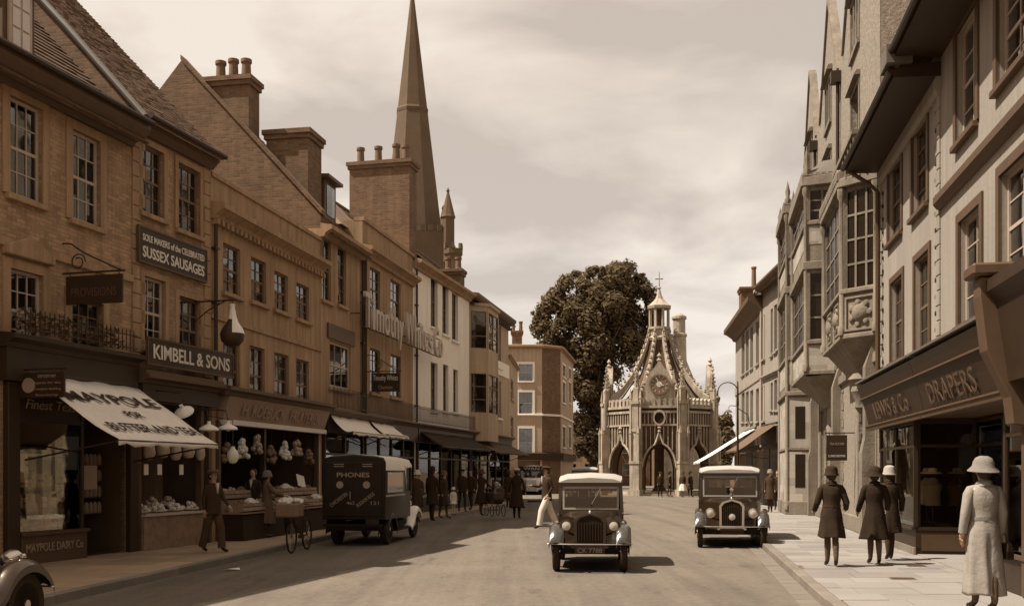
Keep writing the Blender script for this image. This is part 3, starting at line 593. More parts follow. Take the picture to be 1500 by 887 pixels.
MB().sweep([(0,0),(.08,.0),(.08,.14),(0,.16)], [(0,-.003),(3.25,-.003),(4.75,1.297),(6.4,12)]).build('string_course', M_WHITEW, B9.e, loc=(0, 0, 6.1))
B9.chimney(1.3, 1.8, 11.5, 12.9, .8, 1.2, [(-.3, 0, 1), (.3, .1, 1.1)], m=M_BRICKD)
# ================================================================ right-hand row (in the sun)
def fr_(Y): return (4.35+.18*Y, Y)
def fg(Y): return (4.1+.19*Y, Y)
EAVE = [(0, 0), (.72, .02), (.80, .02), (.80, .22), (.74, .22), (0, .26)]
# ---- white house, near half
R0 = Bld('white_shop_house', 'white rendered house with tall moulded windows and a string course over the draper\'s lobby', fr_(18.2), fr_(3), 9.2, 9, M_WHITE)
for r in ((1402, 1431, 26, 196), (1462, 1506, -45, 104), (1406, 1437, 312, 470), (1466, 1512, 236, 404)):
    q = R0.hole(R0.rect(*r), .16); R0.sash(q, 2, 4, depth=.16, near=True, surround=.15, surm=M_WOODM, sillm=M_WOODM, fm=M_SASH, curtain=True, head=None)
for u in (8.2, 11.4):
    for a, b in ((4.6, 6.3), (7.0, 8.7)): q = R0.hole((u, u+1.0, a, b), .16); R0.sash(q, 2, 4, depth=.16)
lu1 = 18.2-14.1; lu1 = R0.u(1480)
R0.hole((0, lu1, .12, 2.9), 0); R0.hole((lu1+.02, R0.W-.4, .62, 2.9), 0); R0.wall(zs0=3.0)
R0.cornice(6.38, [(0, 0), (.08, .02), (.14, .1), (.14, .22), (0, .26)], M_WOODM, 'string_course')
R0.cornice(9.1, EAVE, M_WOODD, 'eaves'); R0.gable_roof(10.05, 4, 44, ov=.74, m=M_SLATE, tile=(.3, .2))
# ---- white house, far half
R1 = Bld('white_quoined_house', 'white rendered house with dark quoin joints and deep dark eaves beside the flint building', fr_(24.15), fr_(18.205), 8.9, 9, M_WHITE)
for r in ((1302, 1321, 236, 348), (1337, 1359, 180, 308), (1306, 1323, 408, 528), (1341, 1362, 374, 518)):
    q = R1.hole(R1.rect(*r), .15); R1.sash(q, 2, 4, depth=.15, near=True, surround=.13, surm=M_WOODM, sillm=M_WOODM, fm=M_SASHD, curtain=True)
R1.hole((.35, R1.W, .12, 2.9), 0); R1.wall(zs0=3.0); quoins(R1, .0, M_WHITE, 3.9, 8.8, h=.27, wl=.34, ws=.22, proud=.04); quoins(R1, R1.W-.01, M_WHITE, 3.9, 8.8, h=.27, wl=.26, ws=.18, flip=True, proud=.04)
for B, u, z1 in ((R1, .36, 8.8), (R1, R1.W-.30, 8.8)):      # drilled dark joints beside the quoins
    z = 4.0
    while z < z1:
        k = 'joint'
        if k not in MESH: o = MB().lathe([(.0, 0), (.045, 0), (.045, .03), (.0, .03)], 8, Matrix.Rotation(R(90), 4, 'X')).build('joint_hole', M_WOODD); MESH[k] = o.data; bpy.data.objects.remove(o)
        inst(MESH[k], 'joint_hole', B.e, (u, -.005, z)); z += .30
R1.cornice(8.78, EAVE, M_WOODD, 'eaves'); R1.cornice(8.45, [(0,0),(.05,0),(.09,.1),(.09,.32),(0,.33)], M_WHITE, 'frieze'); R1.gable_roof(9.95, 4, 52, ov=.74, m=M_BRICKD, tile=(.26, .15))
MB().box(R1.W-.5, R1.W+.15, -.95, -.5, 9.02, 9.35).build('gutter_box', M_LEAD, R1.e)
for B, z_, ww in ((R1, 8.79, R1.W), (R0, 9.11, R0.W)):       # paired brackets and gutter under the eaves
    MB().tube([(.02, -.86, z_+.12), (ww-.02, -.86, z_+.12)], .065, 8).build('gutter', M_IRON, B.e, smooth=1)
MB().tube([(.16, -.8, 8.85), (.16, -.3, 8.5), (.16, -.10, 8.3), (.16, -.10, 3.9)], .05, 8).build('downpipe', M_WOODM, R1.e, smooth=1)
# ---- draper's shopfront across both halves
Wt = R1.W
def sfascia(B, u0, u1, nm):
    f = MB().prism([(.0, 2.78), (-.28, 2.78), (-.30, 2.86), (-.36, 3.15), (-.50, 3.60), (-.56, 3.72), (0, 3.78)], u0, u1, 'x').build(nm, M_WOODD, B.e)
    MB().prism([(-.27, 2.70), (-.34, 2.70), (-.36, 2.80), (-.27, 2.80)], u0, u1, 'x').build('fascia_moulding', M_WOODM, B.e)
    MB().box(u0, u1, -.60, -.02, 3.79, 3.83).build('lead_capping', M_LEAD, B.e)
    return f
f1 = sfascia(R1, .1, R1.W-.02, 'fascia'); f0 = sfascia(R0, .02, lu1+1.1, 'fascia')
M_TARN = mat('tarnished lettering', .10, .6, .2)
for B, a_, b_ in ((R1, .1, R1.W-.02), (R0, .02, lu1+1.1)):
    for q_, z_ in ((.345, 3.02-.22), (.455, 3.44)): MB().box(a_, b_, -q_-.03, -q_+.03, z_-.015, z_+.015).build('fascia_bead', M_WOODM, B.e)
text('LEWIS & Co', f1, M_TARN, (R1.W*.55, -.345, 2.90), .36, 3.6, rot=(R(16), 0, 0), extrude=.003); text('DRAPERS', f0, M_TARN, (2.3, -.345, 2.90), .36, 3.0, rot=(R(16), 0, 0), extrude=.003)
# raised fascia of the next shop with its console bracket
MB().prism([(.0, 2.9), (-.35, 2.9), (-.5, 3.9), (-.62, 4.05), (-.62, 4.2), (0, 4.22)], lu1+1.15, R0.W-.2, 'x').build('tall_fascia', M_WOODD, R0.e)
cs = MB(); cs.prism([(0, 2.3), (-.30, 2.35), (-.34, 2.7), (-.62, 3.3), (-.70, 4.0), (-.70, 4.25), (0, 4.25)], lu1+.85, lu1+1.17, 'x'); cs.build('console_bracket', M_WOODM, R0.e, bevel=.02)
MB().box(lu1+.75, lu1+1.25, -.80, -.02, 4.26, 4.42).build('console_cap', M_WOODM, R0.e, bevel=.03)
# windows: street window, lobby return (facing down the street), lobby back with door, near window
def shop_glass(B, u0, u1, n, z0=.66, z1=2.75, mull=2, tr=2.25, name='shop_window'):
    fr = MB()
    for i in range(mull+1): x = u0+(u1-u0)*i/mull; fr.box(x-.035, x+.035, -n-.03, -n+.05, z0, z1)
    fr.box(u0, u1, -n-.025, -n+.045, tr-.03, tr+.03); fr.box(u0, u1, -n-.028, -n+.048, z1-.06, z1); fr.box(u0-.03, u1+.03, -n-.07, -n+.06, z0-.06, z0)
    w_ = fr.build(name, M_WOODD, B.e)
    for i in range(mull):
        a, b = u0+(u1-u0)*i/mull+.035, u0+(u1-u0)*(i+1)/mull-.035
        MB().box(a, b, -n, -n+.006, z0, tr-.03).build('pane', M_SHOPG, w_); MB().box(a, b, -n, -n+.006, tr+.03, z1-.06).build('transom_pane', M_SHOPG, w_)
    return w_
uw1 = R1.u(1345); ux = .45
shop_glass(R1, ux, uw1, .06, mull=2); plane_part(R1, 'stall_riser', M_WOODD, ux, uw1, .12, .60, -.06, .05); plane_part(R1, 'plinth', M_STONE, ux, uw1+.02, .12, .26, -.06, .09)
interior(R1, .36, uw1-.05, .13, 2.88, 2.4, y=.10, right=False); plane_part(R1, 'window_floor', M_WOODM, ux, uw1-.05, .56, .62, -1.0, -.06)
# return face at the lobby
rt = MB(); dp = 1.05
rt.box(uw1-.06, uw1+.01, -.04, .04, .12, 2.78); rt.box(uw1-.06, uw1+.01, dp-.04, dp+.04, .12, 2.78); rt.box(uw1-.05, uw1+.0, .0, dp, 2.22, 2.28); rt.box(uw1-.05, uw1+.0, 0, dp, 2.68, 2.78); rt.box(uw1-.06, uw1+.03, -.05, dp, .60, .66)
rto = rt.build('lobby_window', M_WOODD, R1.e); MB().box(uw1-.03, uw1-.022, .04, dp-.04, .66, 2.22).build('pane', M_SHOPG, rto); MB().box(uw1-.03, uw1-.022, .04, dp-.04, 2.28, 2.68).build('transom_pane', M_SHOPG, rto)
MB().box(uw1-.05, uw1+.02, -.05, dp, .12, .60).build('lobby_riser', M_WOODD, R1.e); MB().box(uw1+.021, uw1+.035, .06, dp-.1, .2, .52).build('riser_panel', M_WOODM, R1.e)
# lobby floor, ceiling and back
for B, a, b in ((R1, uw1+.02, R1.W-.005), (R0, .0, lu1)):
    MB().box(a, b, -.02, dp, .105, .135).build('lobby_floor', M_FLAG, B.e); MB().box(a, b, .0, dp, 2.79, 2.86).build('lobby_ceiling', M_WOODM, B.e)
    MB().box(a, b, dp+1.9, dp+2.0, .1, 2.9).build('shop_back_wall', mat('shop interior', .1), B.e); MB().box(a, b, dp+.1, dp+1.9, .62, .66).build('display_floor', M_WOODM, B.e)
shop_glass(R1, uw1+.05, R1.W-.02, -dp, mull=1); plane_part(R1, 'lobby_back_riser', M_WOODD, uw1+.02, R1.W-.01, .12, .6, -dp-.05, -dp+.04)
shop_glass(R0, .05, 1.7, -dp, mull=2); plane_part(R0, 'lobby_back_riser', M_WOODD, .02, 1.72, .12, .6, -dp-.05, -dp+.04)
do = plane_part(R0, 'shop_door', M_WOODD, 1.78, 2.7, .14, 2.5, -dp-.05, -dp); MB().box(1.93, 2.55, dp-.01, dp-.003, .9, 2.3).build('door_glass', M_GLASS, do)
shop_glass(R0, 2.75, lu1-.02, -dp, mull=1); plane_part(R0, 'lobby_side_riser', M_WOODD, 2.75, lu1, .12, .6, -dp-.05, -dp)
plane_part(R0, 'lobby_end', M_WOODD, lu1-.03, lu1-.01, .12, 2.8, -dp, -.02)
shop_glass(R0, lu1+.05, lu1+3.2, .06, mull=2); plane_part(R0, 'stall_riser', M_WOODD, lu1, lu1+5, .12, .61, -.06, .10, bevel=.01); plane_part(R0, 'window_shelf', M_WOODM, lu1-.05, lu1+5, .60, .66, -.9, .16)
plane_part(R0, 'corner_post', M_WOODD, lu1-.06, lu1+.08, .12, 2.8, -.1, .08); interior(R0, lu1+.05, R0.W-.5, .63, 2.88, 2.4, y=.10)
plane_part(R0, 'wide_pilaster', M_WOODM, lu1+.95, lu1+1.3, .12, 2.9, .0, .14, bevel=.02)

# ---- flint and stone Tudor building with three gables
G = Bld('flint_building', 'flint and stone Tudor-style building with three steep gables and stacked stone bays', fg(43), fg(24.18), 14.2, 9, M_FLINT)
def gy(Y): return (Vector(fg(43))-Vector(fg(Y))).length
for Yc, hw in ((40.5, 2.3), (34.4, 2.5), (28.2, 2.5)):
    q = G.hole((gy(Yc)-.75, gy(Yc)+.75, 10.6, 12.2), .2); G.sash(q, 3, 1, depth=.2, fm=M_STONE, sill=True, surround=.14, surm=M_STONE, head=True, fw=.07, bw=.07, split=.98)
for a, b in ((gy(36.6), gy(35.5)), (gy(32.0), gy(31.2))): q = G.hole((a, b, 1.0, 3.9), .22); G.sash(q, 2, 2, depth=.22, fm=M_SASHD, surround=.2, surm=M_STONE, bw=.05)
for a, b in ((gy(27.4), gy(26.4)), (gy(25.6), gy(24.75))): q = G.hole((a, b, .9, 3.7), .22); G.sash(q, 2, 2, depth=.22, fm=M_STONE, surround=.2, surm=M_STONE, bw=.07)
q = G.hole((gy(34.3), gy(33.3), .12, 2.9), .3); do = MB().box(q[0], q[1], .22, .28, q[2], q[3]).build('door', M_WOODD, G.e)
ar = MB(); pts = [(q[0]-.05, -.05, q[2])]+[(q[0]-.05+(q[1]-q[0]+.1)*k/12, -.05, 2.35+.85*math.sin(math.pi*k/12)**.75) for k in range(13)]+[(q[1]+.05, -.05, q[2])]; ar.tube(pts, .11, 6); ar.build('door_arch', M_STONE, G.e)
G.wall()
for Yq in (37.2, 35.2, 32.4, 30.9, 27.7, 26.1, 24.3):
    quoins(G, gy(Yq)-.02, M_STONE, .2, 4.2, h=.26, wl=.34, ws=.2, proud=.03)
for Yc, hw in ((40.5, 2.35), (34.4, 2.6), (28.2, 2.6)):
    uc = gy(Yc); gt = 17.5; gz = 14.18; prof = [(uc-hw, gz), (uc-hw+.25, gz+.35), (uc-.25, gt-.25), (uc, gt), (uc+.25, gt-.25), (uc+hw-.25, gz+.35), (uc+hw, gz)]
    gw = MB().prism(prof, .012, .16, 'y').build('gable', M_FLINT, G.e)
    cp = MB()
    for (a, b) in zip(prof, prof[1:]): cp.bar((a[0], .08, a[1]+.04), (b[0], .08, b[1]+.04), .28, .13)
    cp.build('gable_coping', M_STONE, gw)
    r_ = MB().add([(uc-hw, .15, gz-.1), (uc, .15, gt-2.1), (uc+hw, .15, gz-.1), (uc-hw, 8, gz-.1), (uc, 8, gt-2.1), (uc+hw, 8, gz-.1)], [(0,3,4,1),(1,4,5,2),(0,1,2),(3,5,4)]).build('gable_roof', M_BRICKD, G.e)
    fr = MB(); a, b, c, d = uc-.72, uc+.72, 13.35, 14.75
    fr.box(a-.14, b+.14, -.04, .03, d, d+.14); fr.box(a-.14, b+.14, -.08, .03, c-.14, c); fr.box(a-.14, a, -.04, .03, c, d); fr.box(b, b+.14, -.04, .03, c, d)
    for i in (1, 2): x = a+(b-a)*i/3; fr.box(x-.05, x+.05, -.03, .03, c, d)
    fr.prism([(-.18, d+.15), (.0, d+.15), (0, d+.32), (-.12, d+.30)], a-.25, b+.25, 'x'); fo = fr.build('gable_window', M_STONE, gw)
    MB().box(a, b, .0, .01, c, d).build('pane', mat('dark leaded glass', .016, .25, .3, 5, spec=.3), fo)
MB().box(.0, G.W, -.10, .02, 4.35, 4.62).build('string_course', M_STONE, G.e, bevel=.03); MB().box(0, G.W, -.12, .02, 9.75, 9.95).build('string_course', M_STONE, G.e, bevel=.03); MB().box(gy(38.4), G.W, -.10, .02, .12, .55).build('plinth', M_STONE, G.e, bevel=.02)
M_DG = MATS['dark leaded glass']
# bay by the white house: carved panel and bracket below
bA = canted_bay(G, gy(29.6), gy(24.45), .72, 5.05, 8.85, M_STONE, [(6.22, 8.62)], M_STONE, cant=1.15, panes=(4, 4), corbel=1.1, name='carved_oriel', glassm=M_DG)
u0, u1 = gy(29.6), gy(24.45)
def bay_rim(o, u0, u1, pr, run, z, h, ov): MB().prism([(u0-ov, 0), (u0+run-ov*.4, -pr-ov), (u1-run+ov*.4, -pr-ov), (u1+ov, 0)], z, z+h).build('bay_moulding', M_STONE, o, bevel=.02)
for z, h, ov in ((5.0, .12, .07), (6.10, .12, .09), (8.72, .22, .14)): bay_rim(bA, u0, u1, .72, .69, z, h, ov)
for (cx_, cy_, ang) in ((u1-.345, -.36, math.atan2(.72, .69)), ((u0+u1)/2+.9, -.72, 0), ((u0+u1)/2-.6, -.72, 0)):   # carved bosses in framed panels
    mx_ = Matrix.Translation((cx_, cy_, 5.6)) @ Matrix.Rotation(ang, 4, 'Z'); mb = MB()
    mb.lathe([(.0, .14), (.10, .13), (.20, .08), (.26, .0), (.2, -.02)], 10, mx_ @ Matrix.Rotation(R(90), 4, 'X'))
    for k in range(7): t = 2*math.pi*k/7; mb.lathe([(0, .07), (.06, .06), (.09, 0), (.05, -.02)], 7, mx_ @ Matrix.Translation((.27*math.cos(t), 0, .27*math.sin(t))) @ Matrix.Rotation(R(90), 4, 'X'))
    mb.build('carved_boss', M_STONE, bA, smooth=1)
    f = MB(); f.loft([[(x*k_, y, z*k_) for x, z in ((-.42, -.42), (.42, -.42), (.42, .42), (-.42, .42))] for k_, y in ((1, .02), (1, -.05), (.88, -.05), (.88, .02))], cap=False, mx=mx_); f.build('panel_frame', M_STONE, bA)
br = MB(); br.lathe([(.05, 3.2), (.16, 3.35), (.14, 3.5), (.26, 3.75), (.22, 3.9), (.34, 4.05), (.2, 4.2)], 9, Matrix.Translation((u1-1.2, -.22, 0))); br.build('carved_bracket', M_STONE, bA, smooth=1)
# balustraded attic light over that bay
MB().box(u0+.6, u1-.5, -.55, .02, 9.1, 9.28).build('bay_moulding', M_STONE, bA); ft = MB()
for i in range(5): x = u1-.6-i*.5; ft.box(x-.05, x+.05, -.5, -.42, 9.28, 10.0)
ft.box(u0+.8, u1-.52, -.54, -.38, 10.0, 10.12); ft.build('attic_light', M_STONE, bA); MB().box(u0+.8, u1-.6, -.44, -.43, 9.28, 10.0).build('pane', M_DG, bA)
for Y0, Y1, pr, run, fl2, nm, crb, zb in ((37.3, 32.0, .92, .16, [(5.9, 8.0), (9.65, 10.6)], 'stone_oriel', .9, 4.8), (42.9, 38.5, 1.0, .22, [(6.1, 8.4), (9.95, 11.4)], 'stone_bay', 0, .12)):
    u0, u1 = gy(Y0), gy(Y1); top = fl2[1][1]+.35
    o = canted_bay(G, u0, u1, pr, zb, top, M_STONE, fl2, M_STONE, cant=run/.6, panes=(3, 3), corbel=crb, name=nm, glassm=M_DG)
    for z, h, ov in ((fl2[0][0]-.14, .14, .09), (fl2[0][1]+.1, .26, .13), (fl2[1][0]-.14, .14, .08), (top-.22, .3, .18))+(((zb, .14, .08),) if crb else ((.12, .5, .1), (4.62, .16, .12), (2.55, .12, .06))): bay_rim(o, u0, u1, pr, run, z, h, ov)
    for z0, z1 in ((fl2[0][0]-1.05, fl2[0][0]-.18), (fl2[1][0]-.75, fl2[1][0]-.18))+(() if crb else ((.62, 2.5), (2.68, 4.55))):   # pale ashlar aprons
        MB().prism([(u0-.01, 0), (u0+run-.012, -pr-.012), (u1-run+.012, -pr-.012), (u1+.012, 0)], z0, z1).build('ashlar_apron', M_STONEP, o)
    rf = MB(); rf.loft([[(u0-.15, .1, top+.1), (u0+run-.1, -pr-.12, top+.1), (u1-run+.1, -pr-.12, top+.1), (u1+.15, .1, top+.1)], [(u0+.6, .1, top+.75), (u0+.8, -pr*.4, top+.75), (u1-.8, -pr*.4, top+.75), (u1-.6, .1, top+.75)]]); rf.build('bay_roof', M_LEAD, o)
    if not crb:                                              # narrow arched lights in the ground storey of the bay
        for z0, z1 in ((1.15, 2.4), (3.0, 4.2)):
            for x in (u1+.0,):
                d = Vector((run, pr)).normalized(); MB().box(-.18, .18, -.025, .02, z0, z1, Matrix.Translation((u1-run*.55, -pr*.55, 0)) @ Matrix.Rotation(math.atan2(pr, run), 4, 'Z')).build('narrow_light', M_DG, o)
    for x in (u0+run, u1-run): MB().lathe([(.10, 0), (.12, .2), (.07, .3), (.10, .5), (.03, .8), (.0, .95)], 8).build('finial', M_STONE, o, smooth=1, loc=(x, -pr, top+.1))
for (Y0, Y1, pr, run, z0_, z1_) in ((29.6, 24.45, .72, .69, 5.1, 8.7), (37.3, 32.0, .92, .16, 4.9, 10.7), (42.9, 38.5, 1.0, .22, .3, 11.5)):
    u0, u1 = gy(Y0), gy(Y1)
    for x, y in ((u0+run, -pr), (u1-run, -pr), (u1, -.02)):
        MB().lathe([(.10, z0_), (.10, z0_+.2), (.065, z0_+.25), (.065, z1_-.3), (.11, z1_-.2), (.11, z1_)], 8).build('bay_shaft', M_STONE, G.e, smooth=1, loc=(x, y-.03, 0))
    cr = MB(); n_ = int((u1-u0-2*run)/.22)
    for i in range(n_+1): x = u0+run+i*(u1-u0-2*run)/n_; cr.prism([(x-.08, z1_+.2), (x+.08, z1_+.2), (x+.08, z1_+.38), (x, z1_+.48), (x-.08, z1_+.38)], -pr-.16, -pr-.06, 'y')
    for i in range(5): t = i/5; x = u1-run*(1-t)+.0; y = -pr*(1-t); cr.box(x-.05, x+.09, y-.12, y+.02, z1_+.2, z1_+.42)
    cr.build('bay_cresting', M_STONE, G.e)['kind'] = 'stuff'
for Yb in (37.9, 31.3, 24.9): MB().loft([[(gy(Yb)-.22, -d_, z_), (gy(Yb)+.22, -d_, z_), (gy(Yb)+.22, .02, z_), (gy(Yb)-.22, .02, z_)] for d_, z_ in ((.34, .12), (.34, 2.2), (.26, 2.6), (.26, 4.3), (.08, 4.9))]).build('wall_buttress', M_STONE, G.e)
for Yb in (37.9, 31.3): MB().tube([(gy(Yb), -.09, 5.0), (gy(Yb), -.09, 13.8)], .055, 8).build('downpipe', M_IRON, G.e, smooth=1); MB().box(gy(Yb)-.16, gy(Yb)+.16, -.3, -.01, 13.6, 13.95).build('rainwater_head', M_IRON, G.e)
# ---- two flat-fronted Regency houses beyond
F2 = Bld('plain_house', 'dark plain-fronted house with grouped windows between the flint building and the bow-corniced house', (12.83, 52.4), (12.36, 43.1), 11.0, 8, M_WHITE)
for r in ((1129, 1132, 452, 520), (1134, 1138, 446, 515), (1139, 1143, 440, 510), (1129, 1132, 560, 600), (1134, 1138, 556, 600), (1139, 1143, 552, 600)): q = F2.hole(F2.rect(*r), .16); F2.sash(q, 1, 2, depth=.16, fm=M_SASHD)
F2.wall(); F2.cornice(10.8, BIGC, M_WOODM); F2.gable_roof(11.2, 3.6, 48, ov=.4, m=M_BRICKD, tile=(.4, .3)); F2.cornice(6.4, CORNS, M_WHITE, 'string_course')
F1 = Bld('bow_cornice_house', 'far white house with rows of tall narrow windows under a dark sweeping cornice', (14.3, 65.5), (12.835, 52.405), 10.3, 8, M_WHITE)
for x in (1088.5, 1094.5, 1101, 1109.5, 1117.5):
    for y0, y1 in ((488-(x-1088)*.85, 549-(x-1088)*.75), (575-(x-1088)*.3, 618-(x-1088)*.05)): q = F1.hole(F1.rect(x-2.2, x+2.2, y0, y1), .3); F1.sash(q, 2, 4, depth=.3, fm=M_SASHD, surm=M_WHITE)
F1.wall(); F1.cornice(10.0, [(0,0),(.15,.02),(.25,.2),(.6,.45),(.75,.5),(.75,.75),(0,.8)], M_WOODM, 'eaves_cornice'); F1.cornice(6.55, [(0,0),(.06,.02),(.06,.5),(0,.52)], M_WHITE, 'painted_band')
F1.gable_roof(10.75, 3.2, 45, ov=.2, m=M_SLATE, tile=(.4, .3)); F1.chimney(1.2, .8, 10.3, 13.2, 1.3, 1.3, [(.0, .2, 1.8)], m=M_BRICKD)
dmr = MB().box(5, 6.4, .5, 2.4, 10.8, 12.4).build('dormer', M_WHITE, F1.e); MB().box(5.2, 6.2, .48, .495, 11.1, 12.2).build('pane', M_GLASS, dmr)
MB().tube([(F1.W-.1, -.08, 3), (F1.W-.1, -.08, 10)], .06, 8).build('downpipe', M_SASH, F1.e)
for B in (F1, F2):
    plane_part(B, 'shopfront', M_WOODD, .1, B.W-.1, .12, 3.1, .01, .08); plane_part(B, 'fascia', M_WOODD, .1, B.W-.1, 3.1, 3.9, .01, .25)
    for i in range(4): a = .3+i*(B.W-.6)/4; wnd = plane_part(B, 'shop_window', M_WOODM, a, a+(B.W-.6)/4-.2, .8, 2.9, .085, .11); MB().box(a+.08, a+(B.W-.6)/4-.28, -.118, -.112, .9, 2.8).build('pane', M_DG, wnd)
# ================================================================ market cross
CX, CY = 11.13, 77.4
cross = thing('market_cross', 'octagonal stone market cross with clock, curved ribs and open lantern on top', 'market cross', (CX, CY, 0), math.atan2(-CY, -CX)+R(90))
SIDE = 3.22; AP = SIDE/2/math.tan(R(22.5)); CR = SIDE/2/math.sin(R(22.5))
M_CS = mat('weathered cross stone', .36, .92, .42, 1.4, .24, 16, .5, 14, streak=.55, rgb=(.35, .285, .21)); M_CSD = mat('shaded cross stone', .09, .92, .3, 1.4, .2, 16, .5, 14, streak=.25)  # darker copy: shade of recesses put into the colour, plus weather streaks
def cface(k): return Matrix.Rotation(R(45*k), 4, 'Z') @ Matrix.Translation((0, -AP, 0))     # face k: x along, y inwards, z up; k = 0 looks at the camera
arch_w, spring, apex = 1.06, 2.0, 3.75
def archz(x): t = min(1, abs(x)/arch_w); return spring+(apex-spring)*(1-t**1.9)**.62
WT, HW = 6.45, SIDE/2
mb = MB(); K = 16
xs = [-arch_w+2*arch_w*i/K for i in range(K+1)]
for y in (0, .5):                                            # wall leaf with pointed opening
    mb.add([(-HW, y, .0), (-arch_w, y, .0), (-arch_w, y, WT), (-HW, y, WT), (arch_w, y, 0), (HW, y, 0), (HW, y, WT), (arch_w, y, WT)], [(0,1,2,3), (4,5,6,7)])
    for a, b in zip(xs, xs[1:]): mb.add([(a, y, archz(a)), (b, y, archz(b)), (b, y, WT), (a, y, WT)], [(0,1,2,3)])
for a, b in zip(xs, xs[1:]): mb.add([(a, 0, archz(a)), (b, 0, archz(b)), (b, .5, archz(b)), (a, .5, archz(a))], [(0,1,2,3)])
for x in (-arch_w, arch_w): mb.add([(x, 0, 0), (x, .5, 0), (x, .5, spring), (x, 0, spring)], [(0,1,2,3)])
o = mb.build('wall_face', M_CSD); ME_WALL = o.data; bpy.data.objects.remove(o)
hd = MB(); pts = []
for i in range(25):                                          # ogee hood mould rising to a finial
    x = -1.24+2.48*i/24; t = abs(x)/1.24; pts.append((x, -.09, 2.0+1.75*(1-t**2)**.6+(.95*(1-t/.28)**1.6 if t < .28 else 0)))
hd.tube(pts, .085, 6); hd.lathe([(0, 4.5), (.14, 4.62), (.06, 4.74), (.17, 4.9), (.0, 5.08)], 7, Matrix.Translation((0, -.1, 0)))
for i in range(9):                                           # blind panelling over the arch
    x = -1.24+.31*i
    hd.box(x-.035, x+.035, -.07, .02, max(3.3, archz(x)+.25) if abs(x) < arch_w else 2.2, 5.0)
hd.box(-HW+.2, HW-.2, -.13, .02, 5.02, 5.16); hd.box(-HW+.2, HW-.2, -.16, .02, 5.95, 6.12); hd.box(-HW+.2, HW-.2, -.22, .02, 6.3, 6.48)
for i in range(11): x = -1.3+.26*i; hd.box(x-.04, x+.04, -.09, .02, 5.16, 5.95)
for i in range(7):
    x = -1.2+.4*i; hd.box(x-.11, x+.11, -.16, .10, 6.48, 6.86); hd.prism([(x-.14, 6.86), (x+.14, 6.86), (x, 7.05)], -.16, .10, 'y')
o = hd.build('tracery', M_CS); ME_TR = o.data; bpy.data.objects.remove(o)
pr = MB()                                                    # corner buttress with offsets and crocketed pinnacle
for a, b, r0, n in ((0, .45, .46, 0), (.45, 2.3, .36, 0), (2.3, 2.5, .40, 0), (2.5, 4.6, .30, 0), (4.6, 4.8, .34, 0), (4.8, 6.6, .24, 0), (6.6, 6.8, .31, 0), (6.8, 7.7, .18, 0)):
    pr.box(-r0, r0, -r0*1.25, r0, a, b)
pr.lathe([(.30, 7.7), (.27, 7.8), (.20, 7.9), (.04, 9.1), (.12, 9.16), (.13, 9.25), (.04, 9.32), (.10, 9.42), (.0, 9.56)], 4, a0=R(45))
for z, r0 in ((8.0, .22), (8.3, .18), (8.6, .14), (8.85, .11)):
    for t in (0, 90, 180, 270): pr.box(-.05+r0*math.cos(R(t)), .05+r0*math.cos(R(t)), -.05+r0*math.sin(R(t)), .05+r0*math.sin(R(t)), z-.04, z+.08)
for s_ in (-1, 1):
    pr.lathe([(.09, 4.8), (.09, 6.9), (.13, 7.0), (.02, 7.7), (0, 7.72)], 4, Matrix.Translation((s_*.38, -.22, 0)), a0=R(45))
    pr.lathe([(.10, 2.5), (.10, 4.4), (.14, 4.5), (.0, 5.1)], 4, Matrix.Translation((s_*.30, -.42, 0)), a0=R(45))
o = pr.build('buttress', M_CS); ME_BU = o.data; bpy.data.objects.remove(o)
rb = MB(); rings = []                                        # concave rib sweeping up to the lantern, with crockets
RP = [(3.95, 7.0), (3.5, 7.3), (2.9, 7.9), (2.3, 8.7), (1.75, 9.6), (1.32, 10.5), (1.02, 11.3), (.82, 12.0)]
for r_, z in RP: rings.append([(-.13, -r_, z-.34), (.13, -r_, z-.34), (.13, -r_, z+.2), (.06, -r_, z+.32), (-.06, -r_, z+.32), (-.13, -r_, z+.2)])
rb.loft(rings)
for (a, b) in zip(RP, RP[1:]):
    for t in (.3+.1*math.sin(a[1]*7), .78): r_ = a[0]+(b[0]-a[0])*t; z = a[1]+(b[1]-a[1])*t+.36; rb.lathe([(.05, -.05), (.12, .06), (.05, .13), (.09, .18), (0, .26)], 5, Matrix.Translation((0, -r_, z)))
o = rb.build('rib', M_CS); ME_RB = o.data; bpy.data.objects.remove(o)
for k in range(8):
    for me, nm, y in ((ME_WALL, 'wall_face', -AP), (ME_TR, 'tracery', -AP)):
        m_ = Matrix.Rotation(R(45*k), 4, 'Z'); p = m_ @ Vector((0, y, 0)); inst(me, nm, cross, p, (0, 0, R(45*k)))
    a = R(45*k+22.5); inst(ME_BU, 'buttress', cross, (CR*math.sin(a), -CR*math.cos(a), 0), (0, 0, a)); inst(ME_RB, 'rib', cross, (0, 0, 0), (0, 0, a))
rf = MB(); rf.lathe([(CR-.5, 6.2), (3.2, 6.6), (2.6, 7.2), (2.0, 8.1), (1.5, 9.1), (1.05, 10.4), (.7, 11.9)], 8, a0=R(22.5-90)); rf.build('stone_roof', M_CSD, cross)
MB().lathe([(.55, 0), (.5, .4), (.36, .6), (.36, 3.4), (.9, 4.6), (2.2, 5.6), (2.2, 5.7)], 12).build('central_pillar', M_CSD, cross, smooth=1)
MB().lathe([(AP+.6, -.02), (AP+.6, .15), (AP+.25, .15), (AP+.25, .28), (.1, .28)], 8, a0=R(22.5)).build('plinth', M_CS, cross)
